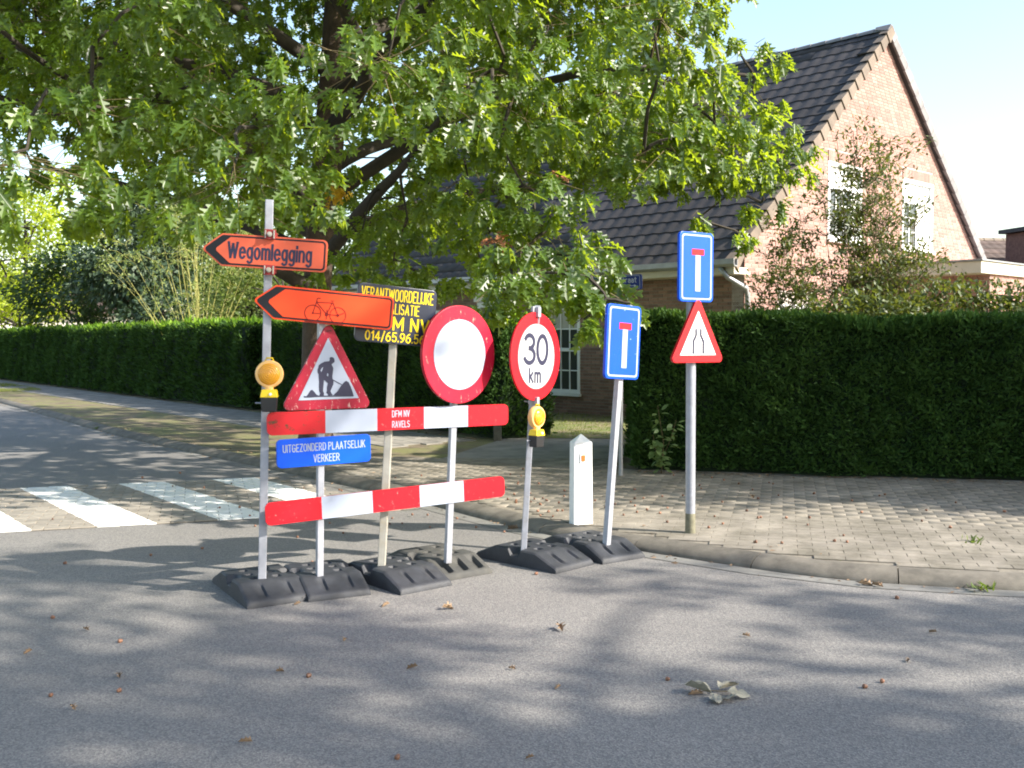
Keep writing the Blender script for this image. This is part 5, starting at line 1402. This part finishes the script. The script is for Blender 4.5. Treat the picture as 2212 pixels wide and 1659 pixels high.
b_ = at(1975, 680, 14.0); loose_shrub('arching shrub between the right gable window and the flat roof', (b_.x, b_.y, PZ), 3.7, .55, 10, .075, 'shrubleaf', 18, lean=(.1, 0), sub_n=12)
for px, hgt, lab in ((1790, 2.2, 'low dense shrub behind the hedge under the left gable window'), (1900, 2.3, 'low dense shrub behind the hedge under the flat roof edge'), (2020, 2.3, 'low dense shrub behind the hedge left of the roof corner'), (2130, 2.4, 'low dense shrub behind the hedge below the roof corner'), (2230, 2.4, 'low dense shrub behind the hedge at the right picture edge')):
    b_ = at(px, 680, 13.1); simple_tree('garden_shrub', lab, 'shrub', (b_.x, b_.y, PZ), hgt, (.62, .5, .6), (0, 0, hgt-.72), 34, 70, (.06, .10), 'shrubleaf', trunk_r=.03, cl_r=.28, droop=.1, nbranch=10)

# multi-stemmed yellow shrub and the garden trees at the left
b_ = at(430, 700, 26.5)
loose_shrub('wide fan of bare yellow-green stems with thin foliage behind the left hedge', (b_.x, b_.y, PZ), 5.6, 2.6, 38, .10, 'feather', 16, name='multi_stem_shrub', stem='stemyellow', sub_n=6)
def bgtree(name, label, px, py_c, Y, rx, rz, mat, ncl, per, ls, base_z=0, cl=.8, **kw):
    p = at(px, py_c, Y); simple_tree(name, label, 'tree', (p.x, p.y, 0), p.z+rz, (rx, rx*.8, rz), (0, 0, p.z), ncl, per, ls, mat, trunk_r=.14, cl_r=cl, group=kw.get('group'), droop=kw.get('droop', .3))
GT = 'garden trees behind the left hedge'
bgtree('garden_tree', 'bright yellow-green tree at the far left behind the hedge', 55, 520, 41.5, 3.4, 3.2, 'yellowgreen', 95, 100, (.14, .24), group=GT, cl=.8)
bgtree('garden_shrub', 'yellow-green bush above the hedge at the left picture edge', 45, 665, 40, 2.0, .7, 'yellowgreen', 30, 70, (.14, .22), group=GT, cl=.6)
bgtree('garden_shrub', 'feathery pale bush above the hedge left of the detour post', 540, 660, 29, 1.6, .8, 'feather', 34, 80, (.09, .15), group=GT, cl=.5)
bgtree('pine_tree', 'dark blue-green pine left of the yellow stemmed shrub', 290, 545, 33, 2.1, 2.3, 'pineblue', 80, 110, (.13, .24), group=GT, cl=.7)
bgtree('pine_tree', 'small low pine bulging over the left hedge top', 350, 675, 29.5, 1.1, .55, 'pineblue', 24, 60, (.10, .18), group=GT, cl=.45)
bgtree('garden_tree', 'dark shaded tree between the yellow tree and the pine', 190, 620, 36, 2.6, 1.5, 'darkgreen', 70, 90, (.14, .22), group=GT, cl=.7)
bgtree('garden_tree', 'pale green tree behind the yellow stems', 520, 575, 38, 3.2, 2.2, 'midgreen', 80, 90, (.14, .24), group=GT, cl=.8)
bgtree('garden_tree', 'olive green bush left of the oak trunk above the hedge', 610, 630, 28, 1.8, 1.2, 'midgreen', 36, 65, (.12, .2), group=GT, cl=.6)
bgtree('conifer_tree', 'dark conifer right of the oak trunk beside the roof end', 745, 620, 30, .9, 2.4, 'pineblue', 40, 60, (.12, .2), group=GT, cl=.55)
bgtree('garden_tree', 'tall pale tree far behind the left garden', 400, 520, 55, 4.6, 2.8, 'midgreen', 70, 80, (.2, .34), group=GT, cl=1.1)
bgtree('garden_tree', 'distant green tree at the far end of the left street', -60, 560, 60, 4.5, 4.5, 'midgreen', 70, 80, (.2, .34), group=GT, cl=1.2)
bgtree('garden_tree', 'distant tree between the pale tree and the oak', 600, 600, 62, 4.5, 2.4, 'darkgreen', 70, 80, (.2, .34), group=GT, cl=1.2)
# far house at the left
p = at(60, 640, 52)
fh = thing('far_house', 'pale rendered house half hidden by the yellow-green tree', 'house', (p.x, p.y, 0), (0, 0, R(15)))
mb = MB(); mb.box((0, 0, 1.5), (9, 6, 3.0)); mb.build('wall', M['farwall'], fh)
mb = MB(); mb.add([(-4.9, -3.4, 2.9), (4.9, -3.4, 2.9), (4.9, 0, 5.0), (-4.9, 0, 5.0), (-4.9, 3.4, 2.9), (4.9, 3.4, 2.9)], [(0, 1, 2, 3), (3, 2, 5, 4), (0, 3, 4), (1, 5, 2), (0, 4, 5, 1)]); mb.build('roof', M['redtile'], fh)
for x in (-2.5, 0, 2.5):
    mb = MB(); mb.box((x, -3.02, 1.6), (1.1, .06, 1.2)); wd_ = mb.build('window', M['whitepaint'], fh); mb = MB(); mb.box((x, -3.06, 1.6), (.95, .03, 1.05)); mb.build('pane', M['glass'], wd_)

# ------------------------------------------------------------------ LITTER
mb = MB(); prof = [(0, -.011), (.006, -.009), (.009, -.002), (.0095, .003), (.011, .004), (.009, .009), (.003, .012)]
pts = [(0, 0, z) for r, z in prof]; mb.tube(pts, [max(r, .001) for r, z in prof], 8); am = mb.mesh('acorn', M['acorn'], smooth=True)
cnt = 0
while cnt < 150:
    if random.random() < .62: x = random.gauss(.3, 1.5); y = random.gauss(9.2, 1.0)
    else: x = random.uniform(-4.5, 4.5); y = random.uniform(3.5, 12.5)
    if abs(x) > .52*y or y > 12.3: continue
    k_ = kdist(x, y); 
    if -.05 < k_ < .22: continue
    if x > 1.2 and (Vector((x, y))-Vector((1.39, 11.62))).dot(HN) > -.1: continue
    z = .009+(PZ+.005 if k_ > 0 else .0) + (.014 if (k_ < 0 and CW_O.y < y < 12 and x < 0) else 0)
    if k_ < 0 and y < 8 and random.random() < .5: continue
    sc = random.uniform(.8, 1.25)
    o = inst('acorn', am, None, (x, y, z), (random.uniform(1.2, 1.9), random.uniform(-.3, .3), random.uniform(0, 6.28)), (sc, sc, sc))
    if k_ > 0: tag(o, 'small brown acorn lying on the brick pavement', 'acorn', 'acorns scattered on the pavement')
    elif z > .02: tag(o, 'small brown acorn lying on the painted brick crossing', 'acorn', 'acorns scattered on the crossing')
    else: tag(o, 'small brown acorn lying on the asphalt road', 'acorn', 'acorns scattered on the asphalt')
    cnt += 1
fl_m = MB(); V = [(x, y-.5, .16*math.sin(y*4+x*3)+abs(x)*.6) for x, y, z in LV]; fl_m.add(V, LF); flm = fl_m.mesh('fallen_leaf', M['deadleaf'])
spots = [(658, 1297, 'pinkish dry leaf wedged between the two left rubber foot plates', .085), (642, 1307, 'small dry leaf in front of the left rubber foot plates', .05), (833, 1310, 'curled reddish dry leaf on the asphalt below the dark board post', .06),
         (968, 1317, 'flat brown dry leaf on the asphalt in front of the barrier', .09), (1210, 1361, 'pale brown oak leaf on the asphalt below the 30 km sign', .10), (890, 1445, 'thin straw-coloured leaf fragment left of the picture centre', .06),
         (258, 1463, 'pale tan leaf on the lower left asphalt', .06), (157, 1532, 'small pale leaf near the lower left corner', .05), (530, 1606, 'reddish dry leaf at the bottom edge of the asphalt', .06), (1106, 1447, 'small curled leaf just right of centre on the asphalt', .045),
         (605, 1453, 'brown leaf crumb on the asphalt left of centre', .05), (1612, 1376, 'small light leaf on the asphalt below the fixed sign pole', .05), (1962, 1430, 'brown leaf on the asphalt at right', .05), (186, 1362, 'small green leaf on the left asphalt', .05),
         (1870, 1266, 'reddish leaf lying in the gutter under the right kerb', .10), (1895, 1268, 'long brown leaf in the gutter under the right kerb', .09), (1108, 1145, 'bright orange leaf lying against the kerb near the 30 km sign', .11), (1625, 1078, 'reddish leaf on the pavement near the hedge', .09),
         (1503, 1503, 'dry twig-like leaf left of the curled grey leaf', .07), (2015, 1368, 'tan leaf on the asphalt at far right', .05), (1144, 1640, 'tiny leaf crumb near the bottom edge', .04), (745, 1385, 'faint green leaf scrap on the asphalt', .05), (60, 1412, 'tan leaf at the left edge of the asphalt', .06), (1205, 1488, 'short light brown leaf below picture centre', .045)]
for px, py, lab, sz_ in spots:
    p = ground(px, py, 0.0); k_ = kdist(p.x, p.y); z = .004
    if k_ > 0: p = ground(px, py, PZ); z = PZ+.012
    o = inst('fallen_leaf', flm, None, (p.x, p.y, z+.012*sz_/.1), (random.uniform(-.2, .2), random.uniform(-.2, .2), random.uniform(0, 6.28)), (sz_, sz_, sz_)); tag(o, lab, 'leaf')
# dry crumbs of leaf gathered along the kerb and the foot of the hedges
P = []
for _ in range(900):
    s_ = random.uniform(20, KL-12); p, d, n = kpt(s_); o_ = -abs(random.gauss(0, .07))-.01 if random.random() < .7 else random.uniform(.18, .5)
    q = p+n*o_; P.append((q.x, q.y, .008 if o_ < 0 else PZ+.012))
for _ in range(700):
    q = Vector((1.42, 11.58)).lerp(Vector((8.4, 9.75)), random.random())-HN*abs(random.gauss(0, .09)); P.append((q.x, q.y, PZ+.012))
for _ in range(900):
    q = H0+hd*random.uniform(0, 34)-hn*abs(random.gauss(0, .10)); P.append((q.x, q.y, PZ+.012))
P = np.array(P); n = len(P); ax = rng.normal(size=(n, 3)); ax[:, 2] *= .2; X, Y, Z = frames(ax, rng.normal(0, .35, (n, 3))+np.array([0, 0, 1]))
o = inst('leaf_litter', scatter_mesh('leaf_litter', P, X, Y, Z, rng.uniform(.02, .06, n), OV, SIMF, M['deadleaf'])); tag(o, 'dry leaf crumbs gathered along the kerb and hedge feet', 'litter', kind='stuff')
# the big curled grey leaf
p = ground(1547, 1503); t = thing('curled_leaf', 'large curled grey-green oak leaf sprig on the asphalt at lower right', 'leaf', (p.x, p.y, .004))
for k, (dx, dy, rz_, rx_, s_) in enumerate(((-.02, 0, 1.2, .35, .13), (.02, .01, -1.0, .5, .12), (.05, -.01, -1.9, .3, .10), (0, -.02, 2.9, .2, .11), (.03, -.03, 3.6, .45, .09))):
    m = MB(); bv = [(0, 0), (.16, .12), (.30, .30), (.20, .42), (.36, .60), (.22, .74), (.14, .92), (0, 1.0), (-.14, .92), (-.22, .74), (-.36, .60), (-.20, .42), (-.30, .30), (-.16, .12)]; m.add([(x, y, .5*abs(x)+.15*math.sin(3*y+k)+.05*math.sin(13*y+8*x)) for x, y in bv], [(0, 1, 2, 3, 4, 5, 6, 7), (0, 7, 8, 9, 10, 11, 12, 13)]); me = m.mesh('leaf_blade', M['greyleaf']); inst('leaf_blade', me, t, (dx, dy, .008), (rx_*.4, .25*(-1)**k, rz_), (s_, s_, s_))
mb = MB(); mb.tube([(-.12, .02, .004), (-.04, .0, .02), (.05, -.01, .02)], .002, 5); mb.build('stalk', M['twig'], t)
# weeds along the kerb
for px, py, lab in ((2122, 1272, 'green weed tuft in the gutter at right'), (2100, 1172, 'small weed between the pavers at right'), (1815, 1232, 'weed growing from the right kerb joint'), (212, 927, 'bright weed on the left kerb edge'), (770, 1005, 'weed tuft at the kerb left of the dark board post'), (975, 1062, 'weed at the kerb between the barrier boards')):
    p = ground(px, py, .02 if py != 1172 else PZ); n = 24; P = np.zeros((n, 3)); P[:, :2] = rng.normal(0, .035, (n, 2)); ax = np.concatenate([rng.normal(0, .8, (n, 2)), np.full((n, 1), .7)], 1)
    X, Y, Z = frames(ax, rng.normal(size=(n, 3))); o = inst('weed_tuft', scatter_mesh('weed_tuft', P, X, Y, Z, rng.uniform(.03, .08, n), [(-.12, 0, 0), (.12, 0, 0), (.1, .6, .1), (0, 1, .05), (-.1, .6, .1)], [(0, 1, 2, 3, 4)], M['weed']), None, (p.x, p.y, p.z)); tag(o, lab, 'weed')
print('objects', len(bpy.data.objects), 'tris', sum(len(o.data.loops) for o in bpy.data.objects if o.type == 'MESH'))
